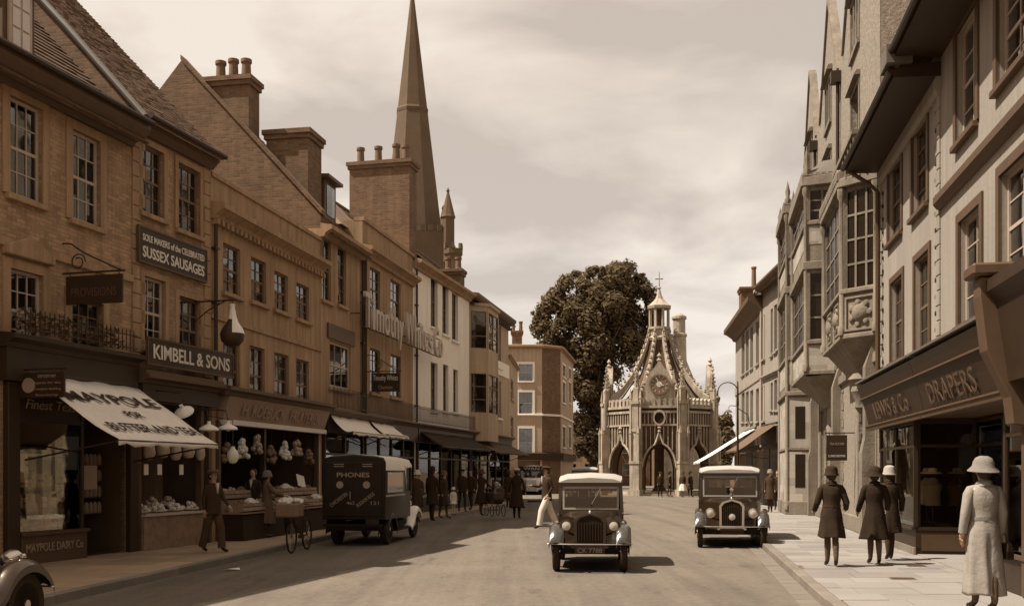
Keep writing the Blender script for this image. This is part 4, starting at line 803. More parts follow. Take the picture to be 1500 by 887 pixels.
for k in (0, 2, 6, 4):                                       # clock gables on four faces
    rz = R(45*k); m_ = Matrix.Rotation(rz, 4, 'Z')
    g_ = MB(); g_.prism([(-.95, 6.5), (.95, 6.5), (.95, 8.1), (.72, 8.75), (.35, 9.2), (.0, 9.75), (-.35, 9.2), (-.72, 8.75), (-.95, 8.1)], -AP-.05, -AP+.4, 'y', m_)
    for s_ in (-1, 1): g_.lathe([(.16, 6.5), (.16, 8.0), (.2, 8.1), (.04, 9.0), (0, 9.1)], 4, m_ @ Matrix.Translation((s_*1.02, -AP+.1, 0)), a0=R(45))
    g_.lathe([(.1, 9.6), (.2, 9.75), (.07, 9.9), (.18, 10.05), (0, 10.3)], 6, m_ @ Matrix.Translation((0, -AP+.1, 0)))
    go = g_.build('clock_gable', M_CS, cross)
    mk = m_ @ Matrix.Translation((0, -AP-.06, 8.0)) @ Matrix.Rotation(R(90), 4, 'X')
    c = MB().lathe([(.0, .0), (.74, .0), (.74, .09), (.62, .09), (.62, .03), (.0, .03)], 28, mk).build('clock_face', mat('grey clock dial', .2, .6, .1), go)
    q = MB()
    for h in range(12): t = R(30*h); q.box(-.022, .022, .47, .60, .035, .05, mk @ Matrix.Rotation(-t, 4, 'Z'))
    q.box(-.03, .03, -.1, .34, .05, .062, mk @ Matrix.Rotation(R(-105), 4, 'Z')); q.box(-.022, .022, -.1, .52, .063, .075, mk @ Matrix.Rotation(R(-335), 4, 'Z')); q.lathe([(0, .04), (.2, .04), (.2, .048), (0, .048)], 16, mk)
    q.build('clock_hands', M_LETW, go)
    ov = MB(); ov.lathe([(.34, .0), (.46, 0), (.46, .12), (.34, .12), (.34, 0)], 20, m_ @ Matrix.Translation((0, -AP-.10, 5.6)) @ Matrix.Rotation(R(90), 4, 'X'), sy=1.25); ov.build('oval_frame', M_CS, go, smooth=1)
    MB().lathe([(0, 0), (.36, 0), (.36, .03), (0, .03)], 20, m_ @ Matrix.Translation((0, -AP-.11, 5.6)) @ Matrix.Rotation(R(90), 4, 'X'), sy=1.25).build('oval_painted_shade', M_DARK, go)  # dark disc painted as the shade inside an oval hole
lan = MB(); lan.lathe([(.85, 11.6), (.95, 11.8), (.78, 11.95), (.75, 12.35), (.9, 12.45), (.9, 12.6), (.3, 12.6)], 8, a0=R(22.5))
for k in range(8): a = R(45*k+22.5); lan.box(-.085, .085, -.085, .085, 12.6, 14.05, Matrix.Rotation(a, 4, 'Z') @ Matrix.Translation((0, -.72, 0)))
lan.lathe([(.3, 14.0), (.92, 14.0), (.95, 14.2), (.8, 14.3), (.62, 14.45), (.34, 14.75), (.18, 15.1), (.08, 15.5), (.16, 15.6), (.05, 15.7), (.03, 16.8), (0, 16.85)], 8, a0=R(22.5))
lo = lan.build('lantern', M_CS, cross); MB().lathe([(.22, 12.6), (.22, 14.05)], 8).build('lantern_core', M_CSD, lo)
MB().box(-.3, .3, -.02, .02, 16.25, 16.31).build('vane', M_IRON, lo)
# ---- stone turret behind the cross
tr_ = thing('stone_turret', 'slim round stone turret rising just behind the market cross', 'turret', (17.3, 106, 0))
MB().lathe([(2.6, 0), (2.6, 8.0), (1.9, 10.5), (1.1, 12.4), (.78, 13.2), (.72, 15.6), (.82, 15.7), (.82, 15.9), (.66, 16.0), (.64, 17.4), (.78, 17.5), (.76, 17.75), (.35, 18.05), (.0, 18.1)], 14).build('shaft', M_CS, tr_, smooth=1)
# ---- cathedral spire over the roofs on the left
SY = 173.0; sp_ = thing('cathedral_spire', 'tall octagonal stone spire with corner pinnacles above the left-hand roofs', 'spire', ((604-HX)/FPX*SY, SY, 0), R(8))
M_SP = mat('grey spire stone', .2, .92, .2, .3, .16, 5, .3, 4, streak=.22, rgb=(.115, .077, .044))
MB().box(-6.2, 6.2, -6.2, 6.2, 0, 41).build('tower', M_SP, sp_)
spm = MB().lathe([(5.4, 41), (5.2, 42), (.12, 83.5), (.0, 83.6)], 8, a0=R(22.5)).build('spire', M_SP, sp_)
for z in (62,):
    MB().lathe([(5.2*(83.5-z)/41.5+.10, z), (5.2*(83.5-z)/41.5+.14, z+.5), (5.2*(83.5-z-.9)/41.5+.06, z+.9)], 8, a0=R(22.5)).build('moulded_band', M_SP, sp_)
for x in (-5.6, 5.6):
    for y in (-5.6, 5.6): MB().lathe([(1.1, 36), (1.1, 43.2), (1.3, 43.4), (1.15, 43.8), (.2, 47.5), (.3, 47.8), (.0, 48.4)], 8, a0=R(22.5)).build('pinnacle', M_SP, sp_, loc=(x, y, 0))
for y in (-6.2,):
    for i in range(9): MB().box(-6+i*1.4, -5.2+i*1.4, -6.3, -5.9, 41, 42).build('merlon', M_SP, sp_)
tt = thing('battlemented_turret', 'small battlemented church turret beside the spire', 'turret', ((664-HX)/FPX*150, 150, 0))
MB().lathe([(1.2, 0), (1.2, 33.2), (1.45, 33.5), (1.45, 34.2)], 8, a0=R(22.5)).build('shaft', M_SP, tt)
for k in range(6): MB().box(-.25, .25, -.2, .2, 34.2, 35, Matrix.Rotation(R(60*k), 4, 'Z') @ Matrix.Translation((0, -1.25, 0))).build('merlon', M_SP, tt)
# ================================================================ vehicles (local frame: nose towards -y, x to the right as seen from the front, z up)
M_CARB = mat('black coach enamel', .022, .32, .15, 3, .05, 60, spec=.5, coat=.5); M_CARM = mat('dark coach enamel', .014, .4, .2, 3, .05, 60, spec=.25)
M_ROOFW = mat('pale roof fabric', .34, .7, .1, 3, .06, 60, rgb=(.37, .33, .275)); M_CHROME = mat('nickel plate', .55, .22, .1, 5, metal=.9); M_TYRE = mat('rubber', .03, .85, .2, 6); M_RIM = mat('wheel enamel', .20, .5, .15, 4)
M_LENS = mat('lamp lens', .55, .12, .1, 6, spec=.7); M_CGLASS = glass_mat('car glass', .6, .02, 1.5, .03); M_WINGP = mat('dark wing enamel', .2, .24, .3, 4, spec=.8, coat=.4, rgb=(.045, .036, .027)); M_PLATE = mat('number plate', .03, .6)  # wings: near-black gloss, a little paler than the body enamel
M_TRIM = mat('cream window trim', .36, .5, .1, rgb=(.34, .29, .23)); M_UNDER = mat('chassis black', .015, .8)
def wheel(parent, x, y, r=.34, w=.12, spokes=True, name='wheel', side=1):
    wl = MB().lathe([(r*.66, -w/2), (r*.93, -w/2), (r, -w*.25), (r, w*.25), (r*.93, w/2), (r*.66, w/2), (r*.66, -w/2)], 28, Matrix.Translation((x, y, r)) @ Matrix.Rotation(R(90), 4, 'Y')).build(name, M_TYRE, parent, smooth=1)
    rm = MB(); mx_ = Matrix.Translation((x, y, r)) @ Matrix.Rotation(R(90), 4, 'Y')
    rm.lathe([(r*.60, -w*.42), (r*.67, -w*.42), (r*.67, w*.42), (r*.60, w*.42), (r*.60, -w*.42)], 24, mx_)
    if spokes:
        for k in range(18):
            t = 2*math.pi*k/18; rm.bar(mx_ @ Vector((.05*math.cos(t+.3), .05*math.sin(t+.3), side*w*.45)), mx_ @ Vector((r*.62*math.cos(t), r*.62*math.sin(t), 0)), .012)
    rm.build('rim', M_RIM, wl, smooth=1); MB().lathe([(.0, -w*.6), (.05, -w*.6), (.065, 0), (.05, w*.6), (0, w*.6)], 14, mx_).build('hub_cap', M_CHROME, wl, smooth=1)
    return wl
def wing(parent, x, y, r, wd, m, front=-66, back=62, tail=None, name='wing'):
    """mudguard arched over a wheel, sweeping down to the running board"""
    rings = []; pts = []
    for i in range(13):
        t = R(front+(back-front)*i/12); pts.append((y+math.sin(t)*r*1.02, .33+math.cos(t)*r))
    if tail: pts += [((pts[-1][0]+tail[0])/2, (pts[-1][1]+tail[1])/2-.03), tail]
    for (yy, zz_) in pts: rings.append([(x-wd/2, yy, zz_-.10), (x-wd/2, yy, zz_-.02), (x-wd*.3, yy, zz_+.03), (x, yy, zz_+.045), (x+wd*.3, yy, zz_+.03), (x+wd/2, yy, zz_-.02), (x+wd/2, yy, zz_-.10), (x+wd*.4, yy, zz_-.03), (x, yy, zz_+.01), (x-wd*.4, yy, zz_-.03)])
    return MB().loft(rings).build(name, m, parent, smooth=1)
def sect(hw, z0, z1, y, top=.7, rr=.08):
    return [(-hw, y, z0), (-hw, y, z1-rr*2), (-hw*.97, y, z1-rr), (-hw*top-.02, y, z1-.01), (-hw*.25, y, z1+.012), (hw*.25, y, z1+.012), (hw*top+.02, y, z1-.01), (hw*.97, y, z1-rr), (hw, y, z1-2*rr), (hw, y, z0)]
def saloon(name, label, loc, rz, W=1.38, H=1.68, Lf=3.5, plate='', body=None, roofm=None, extra_lamps=False, mascot=False, group=None, spare=False, shell_m=None):
    c = thing(name, label, 'car', loc, rz, group); body = body or M_CARB; roofm = roofm or M_ROOFW; hw = W/2; wr = .35; yf, yr = -Lf/2+.42, Lf/2-.62; cw = hw-.10; bel = H*.60
    yc = yf+.92                                             # cowl / windscreen line
    MB().loft([sect(.22, .45, .96*H/1.68, yf-.12, .6), sect(.30, .42, 1.00*H/1.68, yf+.35, .6), sect(cw*.86, .40, bel, yc, .75)]).build('bonnet', body, c, smooth=1)
    lv = MB()
    for s_ in (-1, 1):
        for k in range(10): y = yf+.2+k*.065; x = .27+.02*k/2; lv.box(s_*x-.012, s_*x+.012+.03*s_*0, y, y+.03, .62, .84)
    lv.build('bonnet_louvres', body, c)['kind'] = 'stuff'
    MB().loft([sect(cw*.86, .36, bel, yc, .85), sect(cw, .36, bel+.01, yc+.25, .9), sect(cw, .36, bel+.01, yr+.1, .9), sect(cw*.93, .40, bel, yr+.55, .9)]).build('body', body, c, smooth=1)
    MB().box(-hw*.78, hw*.78, yf-.05, yr+.3, .30, .42).build('chassis', M_UNDER, c)
    # cabin: pillars, roof, glass
    zt = H-.13; p = MB(); xs_ = cw-.03; ys_ = [yc+.08, yc+.78, yr-.05, yr+.42]
    for s_ in (-1, 1):
        for i, y in enumerate(ys_): p.bar((s_*xs_, y, bel-.02), (s_*(xs_-.03), y+(.06 if i == 0 else 0), zt), .07 if i else .06)
        p.bar((s_*xs_, ys_[0], bel+.01), (s_*xs_, ys_[-1], bel+.01), .06); p.bar((s_*(xs_-.03), ys_[0]+.05, zt), (s_*(xs_-.03), ys_[-1], zt), .07)
    p.bar((-xs_, ys_[-1], bel+.02), (xs_, ys_[-1], bel+.02), .08); p.box(-xs_, xs_, ys_[-1]-.03, ys_[-1]+.03, zt-.2, zt); p.box(-xs_, xs_, ys_[-1]-.025, ys_[-1]+.025, bel, bel+.22)
    p.box(-xs_, xs_, ys_[0]-.01, ys_[0]+.08, zt-.09, zt+.01); p.box(-xs_, xs_, ys_[0]-.04, ys_[0]+.05, bel-.06, bel+.03)
    p.build('cabin_frame', body, c)
    rf = MB(); rg = []
    for y, k, dz in ((ys_[0]-.10, .94, -.05), (ys_[0]-.02, .99, .0), (ys_[1], 1.0, .045), (ys_[2], 1.0, .04), (ys_[3], .98, -.01), (ys_[3]+.10, .88, -.09)):
        h = xs_*k+.02; rg.append([(-h, y, zt+.0+dz*.3), (-h*.98, y, zt+.055+dz), (-h*.75, y, zt+.10+dz), (0, y, zt+.125+dz), (h*.75, y, zt+.10+dz), (h*.98, y, zt+.055+dz), (h, y, zt+.0+dz*.3)])
    rf.loft(rg).build('roof', roofm, c, smooth=1)
    ws = MB(); wx, wz0, wz1 = xs_-.06, bel+.03, zt-.09; a = (ys_[0]-.015, ys_[0]+.02)
    t_ = .035
    for (x0, x1, z0, z1) in ((-wx, -wx+t_, wz0, wz1), (wx-t_, wx, wz0, wz1), (-wx+t_, wx-t_, wz0, wz0+t_), (-wx+t_, wx-t_, wz1-t_, wz1)): ws.add([(x0, a[0]-.01, z0), (x1, a[0]-.01, z0), (x1, a[0]-.01+(z1-z0)*.08, z1), (x0, a[0]-.01+(z1-z0)*.08, z1), (x0, a[1], z0), (x1, a[1], z0), (x1, a[1]+(z1-z0)*.08, z1), (x0, a[1]+(z1-z0)*.08, z1)], [(0,1,2,3),(4,7,6,5),(0,4,5,1),(3,2,6,7),(0,3,7,4),(1,5,6,2)])
    wso = ws.build('windscreen', M_TRIM, c); MB().box(-wx+t_, wx-t_, ys_[0], ys_[0]+.006, wz0+t_, wz1-t_).build('pane', M_CGLASS, wso)
    MB().tube([(.18, ys_[0]-.05, wz1-.03), (.02, ys_[0]-.04, wz1-.32)], .008, 5).build('wiper', M_CHROME, wso)
    for s_ in (-1, 1):
        for i in (0, 1, 2): sw = MB().box(s_*xs_-.004, s_*xs_+.004, ys_[i]+.06, ys_[i+1]-.05, bel+.04, zt-.05).build('side_window', M_CGLASS, c)
        MB().box(s_*cw-.006, s_*cw+.012, ys_[1]-.02, ys_[1]+.0, .45, bel-.04).build('door_edge', M_UNDER, c); MB().tube([(s_*(cw+.03), ys_[1]+.06, bel-.09), (s_*(cw+.03), ys_[1]+.17, bel-.09)], .011, 6).build('door_handle', M_CHROME, c)
    MB().box(-xs_+.08, xs_-.08, yc+.95, yc+1.15, .5, bel+.22).build('seat_back', mat('seat leather', .05, .6), c); MB().tube([(.22+.16*math.cos(t*.5), yc+.33, bel+.03+.16*math.sin(t*.5)) for t in range(13)], .014, 6).build('steering_wheel', M_UNDER, c)
    # radiator
    rd = MB(); z0, z1 = .46, .98*H/1.68; rw = .275
    shell = [(-rw, z0), (-rw*1.02, z1-.12), (-rw*.75, z1-.03), (0, z1+.035), (rw*.75, z1-.03), (rw*1.02, z1-.12), (rw, z0)]; inner = [(x*.82, z0+.05+(z-z0)*.86) for x, z in shell]
    yy = yf-.20
    for k in range(7):
        a_, b_ = shell[k], shell[(k+1) % 7]; ia, ib = inner[k], inner[(k+1) % 7]
        rd.add([(a_[0], yy, a_[1]), (b_[0], yy, b_[1]), (ib[0], yy, ib[1]), (ia[0], yy, ia[1]), (a_[0], yy+.1, a_[1]), (b_[0], yy+.1, b_[1])], [(0,1,2,3), (0,4,5,1)])
    ro = rd.build('radiator_shell', shell_m or M_CHROME, c); MB().prism(inner, yy+.015, yy+.03, 'y').build('grille', M_UNDER, ro)
    sl = MB()
    for k in range(9): x = -rw*.7+rw*1.4*k/8; sl.box(x-.004, x+.004, yy+.004, yy+.016, z0+.07, z1-.12)
    sl.build('grille_bars', mat('dull bars', .08, .4, metal=.5), ro)['kind'] = 'stuff'
    MB().lathe([(.0, 0), (.035, 0), (.03, .03), (.012, .05), (.012, .08), (0, .085)], 10).build('radiator_cap', M_CHROME, c, smooth=1, loc=(0, yy+.06, z1+.03))
    if mascot: MB().lathe([(0, 0), (.05, .03), (.03, .1), (.05, .16), (0, .2)], 8).build('mascot', M_CHROME, c, smooth=1, loc=(0, yy+.06, z1+.1))
    for s_ in (-1, 1):
        hx = .40*W/1.38; mxh = Matrix.Translation((s_*hx, yf-.16, .80)) @ Matrix.Rotation(R(90), 4, 'X')
        hl = MB().lathe([(.0, -.16), (.06, -.14), (.10, -.07), (.115, .0), (.115, .03), (.10, .035)], 18, mxh).build('headlight', body if not mascot else M_CHROME, c, smooth=1); MB().lathe([(.0, .045), (.06, .04), (.1, .028), (.1, .02), (0, .02)], 18, mxh).build('lens', M_LENS, hl, smooth=1)
        MB().tube([(s_*hx, yf-.12, .70), (s_*.25, yf-.05, .62)], .02, 6).build('lamp_bracket', M_UNDER, c)
        wing(c, s_*(hw-.13), yf, .46, .26, M_WINGP if roofm is not M_CARB else body, tail=(yf+.85, .30)); wing(c, s_*(hw-.13), yr, .44, .24, body, front=-75, back=100)
        MB().box(s_*(hw-.25), s_*(hw-.02), yf+.8, yr-.4, .28, .315).build('running_board', M_UNDER, c)
        wheel(c, s_*(hw-.12), yf, wr, side=s_); wheel(c, s_*(hw-.12), yr, wr, side=s_)
        MB().lathe([(0, -.03), (.03, -.02), (.035, .03), (0, .04)], 10, Matrix.Translation((s_*(hw-.13), yf-.02, .85)) @ Matrix.Rotation(R(90), 4, 'X')).build('side_lamp', M_CHROME, c, smooth=1)
    if extra_lamps:
        mxh = Matrix.Translation((0, yf-.32, .72)) @ Matrix.Rotation(R(90), 4, 'X'); hl = MB().lathe([(.0, -.1), (.06, -.06), (.075, 0), (.075, .03)], 14, mxh).build('spot_lamp', M_CHROME, c, smooth=1); MB().lathe([(0, .04), (.065, .03), (.065, .02), (0, .02)], 14, mxh).build('lens', M_LENS, hl)
    if spare: wheel(c, hw-.05, yf+.62, .33, name='spare_wheel'); c_ = [o for o in COL.objects if o.parent == c and o.name.startswith('spare_wheel')][-1]; c_.location.z = .22
    bz = .50; MB().tube([(-hw-.02, yf-.36, bz), (-hw*.5, yf-.45, bz), (hw*.5, yf-.45, bz), (hw+.02, yf-.36, bz)], .024, 8, flat=.5).build('bumper', M_CHROME, c, smooth=1)
    for s_ in (-1, 1): MB().bar((s_*.3, yf-.42, bz), (s_*.3, yf+.1, .40), .03).build('bumper_iron', M_UNDER, c)
    pl = MB().box(-.26, .26, yf-.41, yf-.395, .33, .455).build('number_plate', M_PLATE, c)
    if plate: text(plate, pl, M_LETG, (0, yf-.414, .355), .075, .42, extrude=.002)
    MB().box(-.32, .32, yf-.30, yf+.1, .42, .47).build('apron', M_CHROME if mascot else body, c)
    return c
SD = math.atan2(.165, 1)                                    # heading of the street
saloon('saloon_car', 'small dark saloon with pale roof and number plate driving along the middle of the road', (1.49, 19.35, 0), -R(5), W=1.42, H=1.69, plate='CK 7788', shell_m=M_CARB)
saloon('parked_car', 'large dark saloon with nickel lamps parked at the sunny kerb', (5.34, 25.2, 0), -R(10), W=1.66, H=1.86, Lf=4.1, extra_lamps=True, mascot=True, spare=True)
saloon('kerbside_car', 'dark car with spoked wheel and bright headlamp at the shady kerb by the provisions shop', (-5.98, 9.4, 0), R(180)-R(6), W=1.55, H=1.7, Lf=3.8, roofm=M_CARB, mascot=True)
saloon('distant_car', 'dark car with a pale roof half hidden behind the small saloon', (3.55, 50, 0), -R(6), W=1.5, H=1.95)
# ---- delivery van seen from behind
van = thing('delivery_van', 'dark delivery van with gilt lettering on its rear doors and a white cab roof', 'van', (-3.45, 25.95, 0), R(180)-R(7.0))
W, Ln, H = 1.52, 4.05, 2.13; hw = W/2
def vs_(y, hw_, z0, z1, r=.16): return [(-hw_, y, z0), (-hw_, y, z1-r), (-hw_*.93, y, z1-r*.4), (-hw_*.7, y, z1-.02), (0, y, z1+.025), (hw_*.7, y, z1-.02), (hw_*.93, y, z1-r*.4), (hw_, y, z1-r), (hw_, y, z0)]
MB().loft([vs_(.05, hw, .62, H), vs_(2.02, hw, .62, H), vs_(2.06, hw-.03, .64, H-.03)]).build('van_body', M_CARM, van, smooth=1)
MB().loft([vs_(-.85, hw*.97, H-.30, H-.10, .12), vs_(-.7, hw*.98, H-.28, H-.02), vs_(.045, hw*.985, H-.28, H-.005)]).build('cab_roof', M_ENAM, van, smooth=1)
MB().loft([[(-hw*.95, -.75, .6), (-hw*.95, -.75, 1.22), (hw*.95, -.75, 1.22), (hw*.95, -.75, .6)], [(-hw*.97, .045, .6), (-hw*.97, .045, 1.22), (hw*.97, .045, 1.22), (hw*.97, .045, .6)]]).build('cab_body', M_CARM, van)
for s_ in (-1, 1):
    x = s_*hw*.95; f = MB(); f.bar((x, -.72, 1.22), (x, -.72, H-.25), .06); f.bar((x, .0, 1.22), (x, .0, H-.25), .06); f.bar((x, -.75, 1.22), (x, .05, 1.22), .06); f.build('cab_pillar', M_CARM, van)
    MB().box(x-.004, x+.004, -.69, -.03, 1.25, H-.27).build('side_window', M_CGLASS, van)
    wing(van, s_*(hw-.10), -1.45, .47, .28, M_ENAM if s_ < 0 else M_ENAM, tail=(-.62, .34)); wing(van, s_*(hw-.12), 1.3, .44, .26, M_CARM, front=-88, back=92)
    wheel(van, s_*(hw-.12), -1.45, .37, side=s_); wheel(van, s_*(hw-.16), 1.3, .37, .15, side=s_)
    MB().box(s_*(hw-.28), s_*(hw-.0), -.7, .85, .30, .34).build('running_board', M_UNDER, van)
    mxh = Matrix.Translation((s_*.42, -1.72, .88)) @ Matrix.Rotation(R(90), 4, 'X'); MB().lathe([(0, -.14), (.08, -.1), (.12, 0), (.12, .03), (0, .04)], 16, mxh).build('headlight', M_CHROME, van, smooth=1)
MB().box(-hw*.9, hw*.9, -.80, -.77, 1.25, H-.3).build('windscreen', M_CGLASS, van)
MB().loft([sect(.25, .5, 1.06, -1.8, .6), sect(.32, .48, 1.12, -1.3, .6), sect(hw*.85, .46, 1.2, -.76, .75)]).build('bonnet', M_ENAM, van, smooth=1); MB().box(-.26, .26, -1.86, -1.79, .5, 1.08).build('radiator_shell', M_CHROME, van, bevel=.03)
MB().box(-hw*.8, hw*.8, -1.7, 1.95, .36, .52).build('chassis', M_UNDER, van); MB().bar((-hw+.1, 1.3, .37), (hw-.1, 1.3, .37), .08).build('rear_axle', M_UNDER, van)
MB().loft([[(x*1.006, y, z+.006) for x, y, z in vs_(yy, hw, H-.36, H)] for yy in (.06, 2.0)]).build('roof_panel', M_ENAM, van, smooth=1)
for s_ in (-1, 1): MB().box(s_*hw-.006, s_*hw+.006, .25, 1.85, 1.25, H-.40).build('side_window', M_CGLASS, van); MB().box(s_*hw-.012, s_*hw+.012, .05, 2.0, 1.16, 1.20).build('waist_rail', M_TRIM, van)
rear = MB().box(-hw*.90, hw*.90, 2.062, 2.085, .70, H-.16).build('rear_doors', M_CARM, van, bevel=.01)
MB().box(-.008, .008, 2.083, 2.09, .72, H-.18).build('door_gap', M_UNDER, rear); MB().tube([(.07, 2.11, 1.1), (.07, 2.11, 1.28)], .014, 6).build('door_handle', M_CHROME, rear)
for x in (-.34, .34):
    for z in (1.86, 1.91): MB().box(x-.12, x+.12, 2.086, 2.096, z, z+.018).build('vent_slot', M_LETG, rear)
FB = (0, 0, R(180))
text('PHONES', rear, M_LETG, (0, 2.092, 1.62), .105, .78, rot=FB, extrude=.003, bold=.002)
for x, s_, n_, dx in ((.32, 'CHICHESTER', '462', .10), (-.32, 'BOGNOR REGIS', '121', -.12)):
    text(s_, rear, M_LETG, (x, 2.092, 1.06), .085, .50, rot=(0, R(-36), R(180)), extrude=.003); text(n_, rear, M_LETG, (x-.26 if x > 0 else x-.2, 2.092, .98), .075, .19, rot=FB, extrude=.003)
    MB().lathe([(.0, 0), (.085, 0), (.085, .008), (.065, .008), (.065, .003), (.0, .003)], 14, Matrix.Translation((x, 2.086, 1.44)) @ Matrix.Rotation(R(-90), 4, 'X')).build('crest', M_LETG, rear)
    text('R', rear, M_LETG, (x, 2.092, 1.41), .07, .05, rot=FB, extrude=.003)
MB().box(-.62, -.30, 2.09, 2.10, .52, .64).build('number_plate', M_PLATE, van); MB().bar((-hw+.05, 2.12, .5), (hw-.05, 2.12, .5), .05).build('step_bar', M_UNDER, van)
# ---- pale-fronted van at the corner
bus = thing('corner_van', 'pale-fronted van with a name board over its cab standing at the corner', 'van', (1.15, 59.5, 0), -R(3))
MB().loft([vs_(-.2, .85, .7, 2.0), vs_(3.0, .85, .7, 2.1)]).build('van_body', M_ENAM, bus, smooth=1); MB().loft([sect(.3, .6, 1.3, -1.1, .7), sect(.75, .6, 1.4, -.2, .8)]).build('bonnet', M_ENAM, bus, smooth=1)
bb_ = MB().box(-.75, .75, -.34, -.28, 1.78, 2.06).build('name_board', M_WOODD, bus); text('WAN', bb_, M_LETW, (0, -.345, 1.84), .17, .9)
MB().box(-.7, .7, -.26, -.22, 1.4, 1.76).build('windscreen', M_CGLASS, bus); MB().box(-.3, .3, -1.16, -1.1, .6, 1.3).build('radiator_shell', M_CHROME, bus, bevel=.03); MB().box(-.6, .6, -.9, 2.9, .4, .7).build('chassis', M_UNDER, bus)
for s_ in (-1, 1): wing(bus, s_*.72, -.75, .47, .26, M_CARB, tail=(.1, .34)); wheel(bus, s_*.7, -.75, .37, spokes=False); wheel(bus, s_*.7, 2.2, .37, spokes=False)
# ---- carrier bicycle at the kerb
bk = thing('carrier_bicycle', 'black carrier bicycle with a laden basket standing at the shady kerb', 'bicycle', (-4.66, 22.45, 0), R(-6)); wb = .54
for y in (-wb, wb):
    wl = MB().tube([(0, y+.325*math.cos(t*math.pi/16), .345+.325*math.sin(t*math.pi/16)) for t in range(33)], .02, 6, cap=False).build('wheel', M_TYRE, bk, smooth=2); sp2 = MB()
    for k in range(16): t = k*math.pi/8; sp2.bar((.02*(-1)**k, y, .345), (0, y+.32*math.cos(t), .345+.32*math.sin(t)), .005)
    sp2.build('spokes', M_CHROME, wl)
fr = MB()
for a, b in (((0,wb,.345),(0,.12,.32)), ((0,.12,.32),(0,.22,.88)), ((0,.22,.80),(0,-.36,.86)), ((0,.12,.32),(0,-.38,.70)), ((0,wb,.345),(0,.2,.78)), ((0,-wb,.345),(0,-.34,1.02))): fr.tube([a, b], .016, 6)
fr.tube([(-.26, -.14, 1.03), (-.22, -.30, 1.05), (0, -.35, 1.03), (.22, -.30, 1.05), (.26, -.14, 1.03)], .013, 6); fr.build('frame', M_IRON, bk)
MB().lathe([(0, .86), (.09, .87), (.11, .92), (.06, .96), (0, .95)], 10, Matrix.Translation((0, .26, 0)), sy=1.5).build('saddle', M_WOODD, bk, smooth=1)
MB().box(-.05, .05, .05, .18, .28, .36).build('crank', M_IRON, bk); MB().box(-.24, .24, -.92, -.44, .78, 1.08).build('basket', mat('wicker', .20, .9, .3, 20), bk, bevel=.03)
mb = MB(); rnd = random.Random(2)
for k in range(26): mb.lathe([(0, -.06), (.05, -.03), (.065, .0), (.045, .045), (0, .06)], 7, Matrix.Translation((rnd.uniform(-.2, .2), rnd.uniform(-.88, -.48), 1.08+rnd.random()*.06)))
mb.build('cauliflowers', mat('pale vegetables', .62, .8, .3, 20), bk, smooth=1)['kind'] = 'stuff'
# ---- perambulator
def pram(loc, rz, label):
    p = thing('perambulator', label, 'pram', loc, rz)
    MB().loft([[(-.2*k, y0, z), (.2*k, y0, z), (.2*k, y1, z), (-.2*k, y1, z)] for k, y0, y1, z in ((.7, -.3, .3, .45), (1, -.42, .42, .6), (1.05, -.46, .46, .85))]).build('body', M_CARB, p)
    MB().loft([[(.21*math.cos(R(a)), .1+.36*math.sin(R(t)), .85+.42*math.cos(R(t))*max(.05, math.sin(R(a)))) for a in range(0, 181, 20)] for t in (5, 25, 45, 65, 85)], close=False, cap=False).build('hood', M_CARB, p)
    for x in (-.22, .22):
        for y in (-.3, .3): MB().tube([(x, y+.2*math.cos(t*math.pi/8), .22+.2*math.sin(t*math.pi/8)) for t in range(17)], .014, 5, cap=False).build('wheel', M_TYRE, p, smooth=2)
    MB().tube([(-.2, -.4, .8), (-.2, -.75, 1.0), (.2, -.75, 1.0), (.2, -.4, .8)], .012, 6).build('handle', M_CHROME, p); MB().bar((-.22, -.3, .22), (.22, -.3, .22), .02).build('axle', M_IRON, p)
pram((-.62, 37.2, ZP), R(200), 'dark perambulator standing at the kerb among the shoppers')
